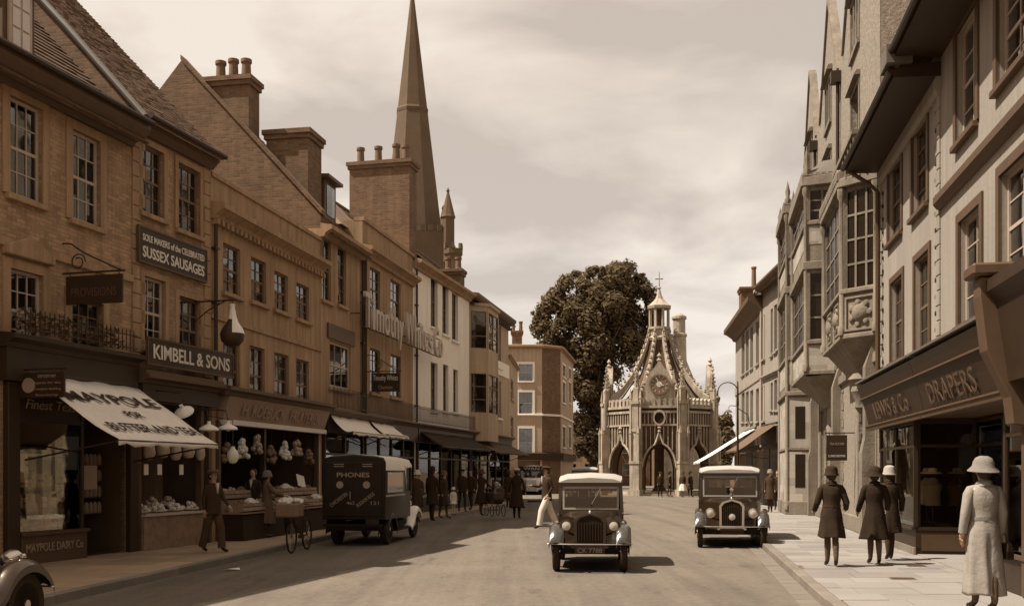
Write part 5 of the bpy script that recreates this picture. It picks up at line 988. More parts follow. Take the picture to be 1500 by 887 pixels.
# ================================================================ people
from mathutils import noise as mnoise
def crumple(o, amp=.010, fr=7.0, seed=0.0):
    """cloth creases: a coarse swell and finer folds pushed along the normals"""
    for v in o.data.vertices:
        q = v.co; d = mnoise.noise(Vector((q.x*fr+seed, q.y*fr, q.z*fr*.55)))*amp+abs(mnoise.noise(Vector((q.x*fr*2.3+seed, q.y*fr*2.3, q.z*fr*1.1))))*amp*.7
        v.co = q+v.normal*d
    return o
M_SKIN = mat('skin', .38, .6, .08, 8, rgb=(.40, .25, .16)); M_HAIR = mat('dark hair', .035, .6, .2, 20)
def cloth(v): return mat('cloth %.2f' % v, v, .92, .2, 5, .16, 60, .35, 22, rgb=(v, v*.85, v*.69) if v > .15 else None)
def person(label, loc, rz, h=1.65, top=.05, legs=.05, skirt=None, coat=None, hat=None, hatv=.05, stride=.0, arms=(0, 0), bend=(.25, .25), hair=True, lean=0.0, group=None, child=False, out=(0.0, 0.0), belt=None, detail=True, name='person', pleat=False):
    """skirt / coat: (hem height as a share of the body, half width at hem, reflectance); faces -y"""
    p = thing(name, label, 'person', loc, rz, group); k = h/1.72; sd = len(label)*1.7; V = []; E = []; Rd = []; T = []
    def J(co, r, par=None, tg='top'):
        V.append(Vector(co)); Rd.append(r); T.append(tg)
        if par is not None: E.append((par, len(V)-1))
        return len(V)-1
    f = skirt is not None or coat is not None and hair
    pel = J((0, 0, .94), (.135, .10), None, 'top'); sp1 = J((0, -.01+lean*.3, 1.10), (.125, .095), pel); ch = J((0, lean*.7, 1.29), (.15, .11), sp1); nb = J((0, lean, 1.44), (.075, .065), ch)
    nk = J((0, -.01+lean, 1.51), (.05, .05), nb, 'skin'); h1 = J((0, -.025+lean, 1.59), (.072, .085), nk, 'skin'); h2 = J((0, -.015+lean, 1.665), (.075, .09), h1, 'skin'); J((0, -.01+lean, 1.715), (.045, .055), h2, 'skin')
    for s_, arm, bd, ot in ((-1, arms[0], bend[0], out[0]), (1, arms[1], bend[1], out[1])):
        sh = J((s_*.165, lean, 1.405), (.062, .062), ch); el = Vector((s_*(.205+ot*.5), lean-math.sin(arm)*.27, 1.405-math.cos(arm)*.27)); a2 = arm+bd
        wr_ = el+Vector((s_*ot*.3, -math.sin(a2)*.24, -math.cos(a2)*.24)); d = (wr_-el).normalized()
        e = J(el, (.047, .047), sh); w_ = J(wr_, (.033, .03), e); pm = J(wr_+d*.05, (.034, .018), w_, 'skin'); pe = J(wr_+d*.085, (.036, .016), pm, 'skin')
        if detail:
            for q, l in ((-.028, .055), (-.009, .07), (.01, .066), (.028, .05)):
                a_ = J(wr_+d*.10+Vector((0, q, 0)), (.0095, .0095), pe, 'skin'); b_ = J(wr_+d*(.10+l*.55)+Vector((-s_*.012, q, -.004)), (.0085, .0085), a_, 'skin'); J(wr_+d*(.10+l)+Vector((-s_*.028, q, -.006)), (.007, .007), b_, 'skin')
            t1 = J(wr_+d*.055+Vector((-s_*.012, -.042, 0)), (.011, .011), pm, 'skin'); J(wr_+d*.10+Vector((-s_*.022, -.058, 0)), (.008, .008), t1, 'skin')
    for s_ in (-1, 1):
        st = stride*s_; lw = .055 if f else .09; hp = J((s_*.08, 0, .88), (.092, .095), pel, 'legs'); kn = J((s_*lw, -st*.55-max(0, st)*.1-.01, .49), (.056, .060), hp, 'legs'); lift = max(0, -st)*.16
        cf = J((s_*lw, -st*.72-max(0, st)*.05+.025, .36+lift*.4), (.056, .062), kn, 'legs'); an = J((s_*lw, -st+.03, .10+lift), (.034, .040), cf, 'legs'); J((s_*(lw+.008), -st-.05, .045+lift*.7), (.036, .036), an, 'shoe'); J((s_*(lw+.015), -st-.14, .033+lift*.3), (.036, .026), len(V)-1, 'shoe')
    me = bpy.data.meshes.new('body'); me.from_pydata([v*k for v in V], E, []); ob = bpy.data.objects.new('body', me); COL.objects.link(ob)
    ob.modifiers.new('skin', 'SKIN').use_smooth_shade = True; sm = ob.modifiers.new('sub', 'SUBSURF'); sm.levels = 2 if detail else 1; sm.render_levels = sm.levels
    for i, sv_ in enumerate(me.skin_vertices[0].data): sv_.radius = (Rd[i][0]*k, Rd[i][1]*k); sv_.use_root = (i == 0)
    dg = bpy.context.evaluated_depsgraph_get(); m2 = bpy.data.meshes.new_from_object(ob.evaluated_get(dg)); bpy.data.objects.remove(ob)
    mats = {'top': cloth(top), 'legs': cloth(legs), 'skin': M_SKIN, 'shoe': mat('shoe leather', .025, .4)}; order = list(mats); m2.materials.clear()
    for o_ in order: m2.materials.append(mats[o_])
    segs = [(V[a]*k, V[b]*k, T[b]) for a, b in E]
    for pl in m2.polygons:
        c = pl.center; best = 9; tg = 'top'
        for a, b, t in segs:
            d = b-a; u_ = max(0, min(1, (c-a).dot(d)/d.length_squared)); ds = (a+d*u_-c).length
            if ds < best: best, tg = ds, t
        pl.material_index = order.index(tg); pl.use_smooth = True
    m2.name = 'body'; inst(m2, 'body', p)
    rnd = random.Random(hash(label) % 1000); hy = (-.012+lean)*k
    # face
    if detail:
        fc = MB(); fc.lathe([(0, .012), (.014, .006), (.016, -.008), (0, -.014)], 7, Matrix.Translation((0, hy-.098*k, 1.60*k)), sy=1.3)
        fc.build('nose', M_SKIN, p, smooth=1)
        for s_ in (-1, 1): MB().lathe([(0, -.03), (.012, -.02), (.016, .01), (.008, .03), (0, .032)], 7, Matrix.Translation((s_*.077*k, hy+.005, 1.61*k)), sy=1.4).build('ear', M_SKIN, p, smooth=1); MB().lathe([(0, -.008), (.011, -.004), (.011, .004), (0, .008)], 7, Matrix.Translation((s_*.028*k, hy-.08*k, 1.625*k))).build('eye', M_HAIR, p)
        MB().box(-.02, .02, hy-.086*k, hy-.075*k, 1.555*k, 1.562*k).build('mouth', mat('lip', .2, .6), p)
    hr = MB(); rg = []
    for z, r_, dy in ((1.53, .055, .035), (1.57, .080, .025), (1.62, .094, .018), (1.67, .096, .012), (1.715, .078, .008), (1.745, .035, .0)): rg.append([(r_*1.0*math.cos(t*math.pi/9)*k, hy+(dy+r_*1.05*math.sin(t*math.pi/9)*(1 if math.sin(t*math.pi/9) > 0 else .55+max(0, z-1.66)*5.5))*k, z*k) for t in range(18)])
    hr.loft(rg).build('hair', M_HAIR, p, smooth=2)
    # clothing below the waist / coat
    for nm, spec in (('skirt', skirt), ('coat', coat)):
        if not spec: continue
        hem, whw, v = spec; rg = []; n = 26; ph = rnd.random()*6
        rows_ = ([(1.475, .06, .058), (1.455, .105, .075), (1.43, .148, .09), (1.385, .178, .108), (1.28, .175, .125), (1.12, .145, .115), (1.04, .15, .12), (.92, .175, .14)] if nm == 'coat' else [(1.06, .135, .108), (.92, .17, .135)])
        b0 = rows_[-1][0]
        for i in range(1, 8): t = i/7; rows_.append((b0+(hem*1.72-b0)*t, rows_[-1][1]*(1-.0)+(whw-.175)/7, .14+(whw*.92-.14)*t))
        if detail:
            r2 = []
            for (a0, b0_), in zip(zip(rows_, rows_[1:])):
                for q in (0, .34, .67): r2.append(tuple(a0[j]+(b0_[j]-a0[j])*q for j in range(3)))
            rows_ = r2+[rows_[-1]]; n = 40
        for i, (z, rx, ry) in enumerate(rows_):
            t = max(0, (1.0-z)/.6); row = []
            for a_ in range(n):
                an_ = 2*math.pi*a_/n; fold = 1-(.34*min(1, t*2)*math.exp(-((an_-math.pi/2)/.16)**2) if pleat else 0)+t*.12*math.sin(an_*6+ph+z)+t*.04*math.sin(an_*11+ph*2); ly = lean*min(1, max(0, (z-.94)/.5))
                row.append((rx*fold*math.cos(an_)*k, (ly+ry*fold*math.sin(an_)-stride*.10*t*math.cos(an_))*k, (z+(.012*math.sin(an_*3+ph) if i == len(rows_)-1 else 0))*k))
            rg.append(row)
        crumple(MB().loft(rg, cap=True).build(nm, cloth(v), p, smooth=2), .011 if detail else .0, 7, sd)
        if nm == 'coat':
            MB().loft([[(.085*s2*math.cos(2*math.pi*a_/16)*k, (lean+.005+.078*s2*math.sin(2*math.pi*a_/16))*k, (z+.02*math.sin(2*math.pi*a_/16))*k) for a_ in range(16)] for z, s2 in ((1.43, 1.25), (1.47, 1.0), (1.50, .95), (1.47, 1.15))], cap=False).build('collar', cloth(v), p, smooth=2)
            if belt: MB().loft([[(.158*math.cos(2*math.pi*a_/20)*k, (lean*.3+.128*math.sin(2*math.pi*a_/20))*k, z*k) for a_ in range(20)] for z in (1.05, 1.09)], cap=False).build('belt', cloth(belt), p, smooth=2)
            if detail:
                for s_, arm, bd, ot in ((-1, arms[0], bend[0], out[0]), (1, arms[1], bend[1], out[1])):
                    el = Vector((s_*(.205+ot*.5), lean-math.sin(arm)*.27, 1.405-math.cos(arm)*.27)); a2 = arm+bd; wr_ = el+Vector((s_*ot*.3, -math.sin(a2)*.24, -math.cos(a2)*.24))
                    MB().tube([Vector((s_*.105, lean, 1.415))*k, Vector((s_*.15, lean, 1.395))*k, Vector((s_*.178, lean-.05*math.sin(arm), 1.34))*k, (Vector((s_*.178, lean, 1.34))*.45+el*.55)*k, el*k, (el*.5+wr_*.5)*k, wr_*k], [.045*k, .062*k, .066*k, .060*k, .057*k, .052*k, .048*k], 14).build('sleeve', cloth(v), p, smooth=1)
    elif_top = coat is None
    if elif_top:                                            # jacket body and sleeves
        rg = []
        for z, rx, ry in ((1.47, .07, .065), (1.43, .15, .095), (1.37, .19, .12), (1.25, .185, .13), (1.1, .165, .125), (.98, .175, .13), (.84, .185, .14), (.78, .185, .14)):
            ly = lean*min(1, max(0, (z-.94)/.5)); rg.append([(rx*math.cos(2*math.pi*a_/20)*k, (ly+ry*math.sin(2*math.pi*a_/20)*(1+.04*math.sin(a_*2.1)))*k, z*k) for a_ in range(20)])
        MB().loft(rg).build('jacket', cloth(top), p, smooth=2)
        if detail and not skirt:
            MB().prism([(-.035*k, 1.47*k), (.035*k, 1.47*k), (.0, 1.24*k)], hy-.145*k, hy-.10*k, 'y').build('shirt_front', cloth(.6), p)
            for s_ in (-1, 1):                              # trouser legs hang loose
                st = stride*s_; kn = Vector((s_*.09, -st*.55-max(0, st)*.1-.01, .49)); lift = max(0, -st)*.16; an = Vector((s_*.09, -st+.03, .09+lift)); MB().tube([Vector((s_*.08, 0, .88))*k, kn*k, (kn*.4+an*.6)*k, an*k], [.112*k, .088*k, .082*k, .085*k], 12).build('trouser_leg', cloth(legs), p, smooth=1)
    hm = cloth(hatv); hz = 1.66*k; mxh = Matrix.Translation((0, hy+.005, hz)) @ Matrix.Rotation(R(-5), 4, 'X')
    if hat == 'cloche': MB().lathe([(.125*k, -.05*k), (.13*k, -.035*k), (.112*k, -.01*k), (.108*k, .06*k), (.085*k, .105*k), (.04*k, .125*k), (0, .128*k)], 18, mxh, sy=1.12).build('hat', hm, p, smooth=1)
    if hat == 'brim': MB().lathe([(.10*k, .0), (.168*k, -.052*k), (.174*k, -.045*k), (.122*k, .012*k), (.114*k, .06*k), (.088*k, .108*k), (.045*k, .13*k), (0, .132*k)], 20, mxh, sy=1.08).build('hat', hm, p, smooth=1)
    if hat == 'bowler': MB().lathe([(.10*k, .01*k), (.145*k, .012*k), (.15*k, .025*k), (.103*k, .03*k), (.10*k, .10*k), (.07*k, .145*k), (0, .155*k)], 18, mxh, sy=1.15).build('hat', hm, p, smooth=1)
    if hat == 'cap':
        MB().lathe([(.09*k, .0), (.118*k, .03*k), (.125*k, .055*k), (.1*k, .08*k), (0, .092*k)], 18, mxh, sy=1.15).build('hat', hm, p, smooth=1); MB().prism([(-.09*k, 0), (-.06*k, -.07*k), (0, -.09*k), (.06*k, -.07*k), (.09*k, 0)], .0, .014*k, 'z', Matrix.Translation((0, hy-.07*k, hz+.02*k)) @ Matrix.Rotation(R(14), 4, 'X')).build('peak', hm, p)
    if hat == 'helmet': MB().lathe([(.10*k, .0), (.15*k, -.005*k), (.15*k, .01*k), (.115*k, .02*k), (.108*k, .10*k), (.075*k, .17*k), (.025*k, .2*k), (.02*k, .22*k), (0, .225*k)], 18, mxh, sy=1.15).build('hat', hm, p, smooth=1)
    return p
def at(px, Y, z=ZP): return ((px-HX)/FPX*Y, Y, z)
AW = R(180)-R(9)
person('woman in dark belted coat and close hat walking alone away along the sunny pavement', at(1218, 17.6), AW, 1.67, .03, .11, coat=(.30, .225, .03), hat='cloche', hatv=.03, stride=.13, arms=(-.1, .05), bend=(1.2, .9), belt=.05, out=(.09, .07))
person('broad woman in long dark coat beside the pale-hatted companion on the sunny pavement', at(1281, 18.0), AW, 1.66, .02, .12, coat=(.27, .25, .018), hat='brim', hatv=.03, stride=.12, arms=(.1, .1), bend=(.9, .7), out=(.08, .06))
person('companion in a pale close hat and dark coat by the draper\'s window', at(1303, 18.9), AW, 1.68, .05, .05, coat=(.30, .22, .028), hat='cloche', hatv=.36, stride=-.14, arms=(.0, .2), bend=(.6, .8), out=(.05, .04))
person('woman in a long pale belted coat and wide hat walking away by the lobby', at(1441, 12.0), R(180)+R(2), 1.74, .5, .12, coat=(.11, .205, .29), hat='brim', hatv=.20, stride=.12, arms=(.02, -.05), bend=(.22, .28), belt=.22, out=(.04, .03), pleat=True)
person('man in flat cap and dark suit stepping off past the butcher\'s counter', at(312, 20.75), R(58), 1.64, .05, .07, hat='cap', hatv=.14, stride=.20, arms=(-.2, .35), bend=(.25, .4))
person('shopkeeper in dark jacket among the greengrocer\'s displays', at(371, 25.6), R(-10), 1.68, .03, .03, hat=None, stride=.03, arms=(.5, .2), bend=(.9, .6))
person('woman in a mid-brown coat choosing fruit at the greengrocer', at(391, 25.3), R(120), 1.6, .13, .1, coat=(.22, .22, .13), hat='cloche', hatv=.16, stride=.05, arms=(.6, .3), bend=(.7, .6))
FAR = [('woman with a pale hat just beyond the delivery van', 611, 33.2, R(10), 1.62, dict(top=.06, legs=.1, coat=(.3, .22, .05), hat='cloche', hatv=.5)),
 ('man in dark hat and overcoat beside the van\'s front wing', 633, 33.5, R(160), 1.72, dict(top=.03, legs=.03, coat=(.32, .21, .03), hat='bowler', hatv=.025, hair=False)),
 ('woman in dark coat with her back to the white house', 650, 35.5, R(60), 1.6, dict(top=.04, legs=.1, coat=(.28, .23, .04), hat='cloche', hatv=.12)),
 ('man with a dark cap outside the white house shop', 677, 41.5, R(20), 1.7, dict(top=.03, legs=.03, hat='cap', hatv=.03)),
 ('bareheaded shopper in a dark suit by the bay house', 690, 43.5, R(-30), 1.68, dict(top=.04, legs=.04)),
 ('woman in dark coat with pale collar pushing the perambulator', 705, 37.8, R(140), 1.66, dict(top=.04, legs=.1, coat=(.26, .24, .035), hat='brim', hatv=.06, arms=(.6, .6), bend=(.5, .5))),
 ('woman in a dark cape coat at the edge of the kerb', 745, 46.0, R(190), 1.64, dict(top=.04, legs=.1, coat=(.25, .26, .035), hat='cloche', hatv=.05))]
for lb, px, Y, rz, h, kw in FAR: person(lb, at(px, Y), rz, h, stride=random.choice((.05, .14, -.12)), detail=False, **kw)
person('small child in a white frock and bonnet on the shady pavement', at(664, 38.0), R(30), 1.02, .7, .5, skirt=(.42, .24, .72), hat='cloche', hatv=.65, stride=.06, detail=False)
person('heavy man in dark overcoat and pale cap standing in the road by the kerb', at(757, 38.0, 0), R(170), 1.84, .03, .03, coat=(.22, .26, .03), hat='cap', hatv=.4, hair=False, stride=.05, detail=False, out=(.1, .1))
person('man in dark jacket and pale trousers striding across the road behind the small saloon', at(801, 31.6, 0), R(-68), 1.88, .04, .62, hat='cap', hatv=.06, stride=.30, arms=(.5, -.3), bend=(1.2, .9))
for i, (lb, px, Y, rz, kw) in enumerate((('dark-suited man at the left of the group before the market cross', 967, 69.5, R(10), dict(top=.03, legs=.03, hat='cap', hatv=.05)),
    ('man with a pale shirt sleeve in front of the arch of the market cross', 981, 70.5, R(60), dict(top=.05, legs=.03, hat='bowler', hatv=.03)),
    ('woman in a white skirt before the market cross', 1000, 69, R(-20), dict(top=.05, legs=.3, skirt=(.25, .28, .68), hat='cloche', hatv=.06)),
    ('dark-coated man at the right of the group before the market cross', 1011, 70, R(40), dict(top=.03, legs=.03, coat=(.3, .22, .03), hat='bowler', hatv=.03, hair=False)))):
    person(lb, at(px, Y, 0), rz, 1.7, stride=.08, detail=False, **kw)
# shadowy shoppers behind the parked car
for lb, px, Y, v in (('dark-coated woman under the far awning beyond the parked car', 1128, 41.0, .05), ('hatless man under the far awning beyond the parked car', 1139, 43.5, .04)):
    person(lb, at(px, Y), R(-20), 1.66, v, v, coat=(.3, .22, v) if 'woman' in lb else None, hat='cloche' if 'woman' in lb else None, hatv=.2, detail=False)
hb = thing('handbag', 'dark handbag carried by the woman in the long pale coat', 'handbag', (5.77, 12.05, .72), R(10)); MB().loft([[(-.05*k, -.15*k2, z), (.05*k, -.15*k2, z), (.05*k, .15*k2, z), (-.05*k, .15*k2, z)] for k, k2, z in ((1, 1, 0), (1.05, 1.02, .1), (.5, .9, .2))]).build('bag', mat('shoe leather', .025, .4), hb, bevel=.01); MB().tube([(0, -.09, .19), (0, -.05, .3), (0, .05, .3), (0, .09, .19)], .008, 6).build('strap', mat('shoe leather', .025), hb)
# ================================================================ shop windows further along the shady side
rnd = random.Random(11)
M_CARD = mat('white card', .72, .8, .06); M_CARDB = mat('buff card', .40, .8, .1); M_HAM = mat('cured ham', .45, .6, .3, 14); M_VEG = mat('greens', .18, .8, .4, 14); M_VEGP = mat('pale vegetables', .62, .8, .3, 20); M_FRUIT = mat('fruit', .36, .5, .3, 18); M_CRATE = mat('crate wood', .26, .85, .2, 8, rnd=.2); M_BAIZE = mat('dark cloth drape', .03, .95, .2, 5)
def blob_heap(n, x0, x1, y0, y1, z, r, hump=.1):
    mb = MB()
    for _ in range(n):
        x, y = rnd.uniform(x0, x1), rnd.uniform(y0, y1); rr = r*rnd.uniform(.75, 1.2); u_ = (x-x0)/(x1-x0); v_ = (y-y0)/(y1-y0)
        mb.lathe([(0, -rr), (rr*.75, -rr*.6), (rr, 0), (rr*.7, rr*.65), (0, rr)], 7, Matrix.Translation((x, y, z+hump*math.sin(math.pi*u_)*math.sin(math.pi*v_)+rr*.6)))
    return mb
def glazed_front(B, u0, u1, n=.05, z1=2.9, bays=3, riser=M_WOODD):
    plane_part(B, 'stall_riser', riser, u0, u1, .12, .70, n-.1, n+.04); fr = MB()
    for i in range(bays+1): x = u0+(u1-u0)*i/bays; fr.box(x-.05, x+.05, -n-.05, -n+.06, .70, z1)
    fr.box(u0, u1, -n-.04, -n+.05, 2.25, 2.32); w_ = fr.build('shop_window', M_WOODD, B.e)
    for i in range(bays):
        a, b = u0+(u1-u0)*i/bays+.05, u0+(u1-u0)*(i+1)/bays-.05
        MB().box(a, b, -n, -n+.005, .7, 2.25).build('pane', M_SHOPG, w_); MB().box(a, b, -n, -n+.005, 2.32, z1).build('transom_pane', M_SHOPG, w_)
    plane_part(B, 'display_shelf', M_WOODM, u0, u1, .68, .72, -.9, -.0)
    k = int((u1-u0)*3.2)
    for i in range(k):                                       # goods standing in the window
        x = u0+.2+(u1-u0-.4)*(i+.5)/k; hh = rnd.uniform(.25, 1.2); wd = rnd.uniform(.1, .22); y = rnd.uniform(.15, .6); m_ = rnd.choice((M_CARD, M_CARDB, M_CARD, M_FRUIT, M_LETG))
        o = MB()
        if i % 3: o.box(-wd, wd, -.06, .06, 0, hh)
        else: o.lathe([(wd*.9, 0), (wd, hh*.3), (wd*.7, hh*.6), (wd*.25, hh*.75), (wd*.3, hh)], 9)
        o.build('shop_good', m_, B.e, loc=(x, y, .72))
glazed_front(B4, .15, B4.W-.15, bays=2); glazed_front(B5, .15, B5.W-.15, bays=4); glazed_front(B6, .4, B6.W-.15, bays=5); glazed_front(B7, .15, B7.W-.15, bays=5)
for B in (B4, B5, B6, B7):
    plane_part(B, 'fascia', M_WOODD, .05, B.W-.05, 2.92, 3.45, .01, .22); B.cornice(3.455, [(0,0),(.24,0),(.30,.08),(.42,.12),(.42,.18),(0,.22)], M_WOODM, 'shop_cornice')
# iron cresting along the shop cornices
for B, a, b in ((B4, .1, B4.W-.05), (B5, .05, B5.W-.05), (B6, .05, B6.W-.1), (B1, us0-.2, B1.W-.3)):
    q = MB(); zb = 3.68 if B is not B1 else 4.13; n = .36; x = a; h = .62 if B is not B1 else .42
    q.bar((a, -n, zb+h-.1), (b, -n, zb+h-.1), .02); q.bar((a, -n, zb+.06), (b, -n, zb+.06), .02)
    while x < b: q.bar((x, -n, zb), (x, -n, zb+h), .014); x += .12
    q.build('iron_cresting', M_IRON, B.e)['kind'] = 'stuff'
for k in range(9):                                           # flower boxes on the ledge over the provisions shop
    u = B1.u(20)+k*.30; mb = MB()
    if u > B1.W-.4: break
    for _ in range(40): a = Vector((u+rnd.uniform(-.16, .16), -.24+rnd.uniform(-.1, .1), 4.15+rnd.random()*.38)); d = Vector((rnd.uniform(-1, 1), rnd.uniform(-1, 1), rnd.uniform(-.3, 1))).normalized()*.07; s_ = d.cross(Vector((.3, .5, .8))).normalized()*.035; mb.add([a-s_, a+d, a+s_, a-d*.3], [(0,1,2,3)])
    pt = tag(mb.build('ledge_plant', M_VEG), 'bushy pot plant in the row on the ledge above the provisions shop', 'plant', 'plants on the shop ledge'); pt.location = (B1.p0.x, B1.p0.y, 0); pt.rotation_euler = (0, 0, B1.e.rotation_euler.z)
# ================================================================ signs
def bsign(B, name, label, rect, n=.06, m=None, th=.05, frame=None):
    """board flat on a front"""
    a, b, c, d = rect; t = thing(name, label, 'sign', B.world((a+b)/2, n, c), B.e.rotation_euler.z); t['w'] = b-a
    MB().box(-(b-a)/2, (b-a)/2, -th/2, th/2, 0, d-c).build('board', m or M_WOODD, t)
    f = MB(); w2, h = (b-a)/2, d-c
    for q in ((-w2-.03, w2+.03, h, h+.04), (-w2-.03, w2+.03, -.04, 0), (-w2-.03, -w2, 0, h), (w2, w2+.03, 0, h)): f.box(q[0], q[1], -th/2-.012, th/2, q[2], q[3])
    f.build('frame', frame or M_WOODM, t); del t['w']; return t, b-a, d-c
t, w_, h_ = bsign(B2, 'shop_sign', 'dark board with cream letters naming the sausage makers, high on the narrow house', B2.rect(203, 301, 350, 396, .08), .08)
text('SOLE MAKERS of the CELEBRATED', t, M_LETW, (0, -.03, h_*.63), h_*.20, w_*.92, extrude=.006, bold=.003); text('SUSSEX SAUSAGES', t, M_LETW, (0, -.03, h_*.14), h_*.32, w_*.92, extrude=.006, bold=.006)
t, w_, h_ = bsign(B2, 'name_board', 'dark board with the butcher\'s name in cream capitals over the shop cornice', B2.rect(216, 340, 508, 541, .34), .34)
text('KIMBELL & SONS', t, M_LETW, (0, -.03, h_*.22), h_*.58, w_*.90, extrude=.006, bold=.006)
def hang_sign(B, px, n0, n1, z0, z1, name, label, lines, m=None, scroll=True, emblem=False, flip=False):
    """board hung square to the front from an iron bracket: faces up and down the street"""
    u = B.u(px); o = B.world(u, 0, z0); t = thing(name, label, 'sign', o, B.e.rotation_euler.z-R(90))
    # local x points outwards from the wall (towards the street) after the turn
    MB().box(n0, n1, -.02, .02, 0, z1-z0).build('board', m or M_WOODD, t, bevel=.006); ir = MB(); H = z1-z0
    ir.tube([(0, 0, H+.06), (n1+.05, 0, H+.06)], .018, 6)
    for x in (n0+.08, n1-.08): ir.tube([(x, 0, H), (x, 0, H+.06)], .01, 5)
    if scroll:
        ir.tube([(0, 0, H+.62), (n0+.1, 0, H+.60), (n0+.38, 0, H+.42), (n1-.2, 0, H+.14), (n1, 0, H+.06)], .016, 6); ir.tube([(n0+.25+.16*math.cos(a*.5)*(1-a*.03), 0, H+.26+.16*math.sin(a*.5)*(1-a*.03)) for a in range(18)], .012, 5)
    ir.build('bracket', M_IRON, t)
    W = n1-n0; cx_ = (n0+n1)/2; nl = len(lines)
    for i, (s_, sz, m_, wd) in enumerate(lines): text(s_, t, m_, (cx_+(W*.12 if emblem else 0), .026 if flip else -.026, H*(1-(i+.85)/(nl+.15))), sz, wd*W, rot=(0, 0, R(180) if flip else 0), extrude=.003)
    if emblem:
        MB().lathe([(0, 0), (.13, 0), (.13, .012), (.11, .012), (.11, .004), (0, .004)], 20, Matrix.Translation((n0+.2, -.022, H*.5)) @ Matrix.Rotation(R(90), 4, 'X')).build('emblem', M_LETG, t); MB().lathe([(.045, .004), (.055, .012), (.035, .012)], 14, Matrix.Translation((n0+.2, -.024, H*.5)) @ Matrix.Rotation(R(90), 4, 'X')).build('emblem_ring', M_LETG, t)
    return t
Yb = B1.Y(92); hang_sign(B1, 92, .08, 1.28, CAMH+(HY-443)*(Yb-.3)/FPX, CAMH+(HY-401)*(Yb-.3)/FPX, 'hanging_sign', 'dark faded board hung from a scrolled iron bracket over the provisions shop', [('PROVISIONS', .16, M_WOODM, .8)])
Yb = B1.Y(26); hang_sign(B1, 22, .10, 1.02, CAMH+(HY-582)*(Yb-.25)/FPX, CAMH+(HY-545)*(Yb-.25)/FPX, 'emblem_sign', 'small dark projecting board with a round emblem and fine gilt lines by the awning', [('DEPOSITORY', .05, M_LETG, .40), ('Agents for the', .035, M_LETG, .6), ('Provident Building', .035, M_LETG, .62), ('Society', .035, M_LETG, .5)], scroll=False, emblem=True)
Yb = B5.Y(538); hang_sign(B5, 538, .15, 1.15, CAMH+(HY-573)*(Yb-.15)/FPX, CAMH+(HY-546)*(Yb-.15)/FPX, 'chemist_board', 'small dark projecting board with the chemist\'s name in script letters', [('Timothy Whites', .18, M_LETW, .86), ('Chemists', .12, M_LETG, .5)], scroll=True)
hang_sign(R1, 1252, .2, .75, 2.05, 2.75, 'cafe_board', 'dark projecting board with pale blobs and two lines of lettering by the flint building', [('TEA ROOMS', .07, M_LETG, .7), ('LUNCHEONS', .06, M_LETW, .8)], scroll=False, flip=True)
# large letters on rails across the chemist's house
lt = thing('letter_sign', 'row of large pale standing letters on iron rails across the chemist\'s and white houses', 'sign', B5.world(B5.u(533, .45), .45, 6.35), math.atan2(*(Vector(B6.world(B6.u(648, .45), .45, 0))-Vector(B5.world(B5.u(533, .45), .45, 0))).to_2d().yx))
Ln_ = (Vector(B6.world(B6.u(648, .45), .45, 0))-Vector(B5.world(B5.u(533, .45), .45, 0))).length
s_ = 'Timothy Whites Co'; widths = {'i': .45, 't': .6, 'm': 1.4, 'W': 1.6, ' ': .35, 'T': 1.1, 'C': 1.1}; tot = sum(widths.get(c, .9) for c in s_); x = 0
for c in s_:
    wd = widths.get(c, .9)/tot*Ln_
    if c != ' ': text(c, lt, mat('weathered letter paint', .50, .7, .15, 6), (x+wd/2, 0, .1), 1.12 if c in 'TWChlth' else 1.05, wd*.82, extrude=.05, name='letter', bold=.01)
    x += wd
for z in (.12, .85): MB().bar((0, .12, z), (Ln_, .12, z), .035).build('rail', M_IRON, lt)
for i in range(6): MB().bar((Ln_*i/5, .12, .5), (Ln_*i/5, .5, .5), .03).build('stay', M_IRON, lt)
# big hanging ham sign of the butcher
uh = B2.u(285); ph = B2.world(uh, .95, 4.52)
hs = thing('ham_sign', 'great dark ham-shaped trade sign with pale shank on an iron arm', 'sign', ph, B2.e.rotation_euler.z-R(90))
MB().lathe([(0, 0), (.14, .03), (.245, .14), (.27, .28), (.22, .42), (.12, .55), (.09, .62)], 18).build('ham', mat('smoked ham paint', .05, .5, .2, 5), hs, smooth=1); MB().lathe([(.10, .55), (.075, .72), (.05, .9), (.07, .96), (0, .98)], 12).build('shank', M_ENAM, hs, smooth=1)
MB().loft([[(.275*math.cos(R(a))*k, .275*math.sin(R(a))*k, z) for a in range(-60, 31, 15)] for z, k in ((.30, 1.0), (.42, .84), (.55, .5), (.7, .32), (.9, .2))], close=False, cap=False).build('rind', M_ENAM, hs, smooth=2)
MB().tube([(-.95, 0, 1.05), (.12, 0, 1.05)], .02, 6).tube([(-.95, 0, .6), (-.6, 0, .85), (-.15, 0, 1.05)], .014, 6).tube([(0, 0, .96), (0, 0, 1.05)], .012, 5).build('bracket', M_IRON, hs)
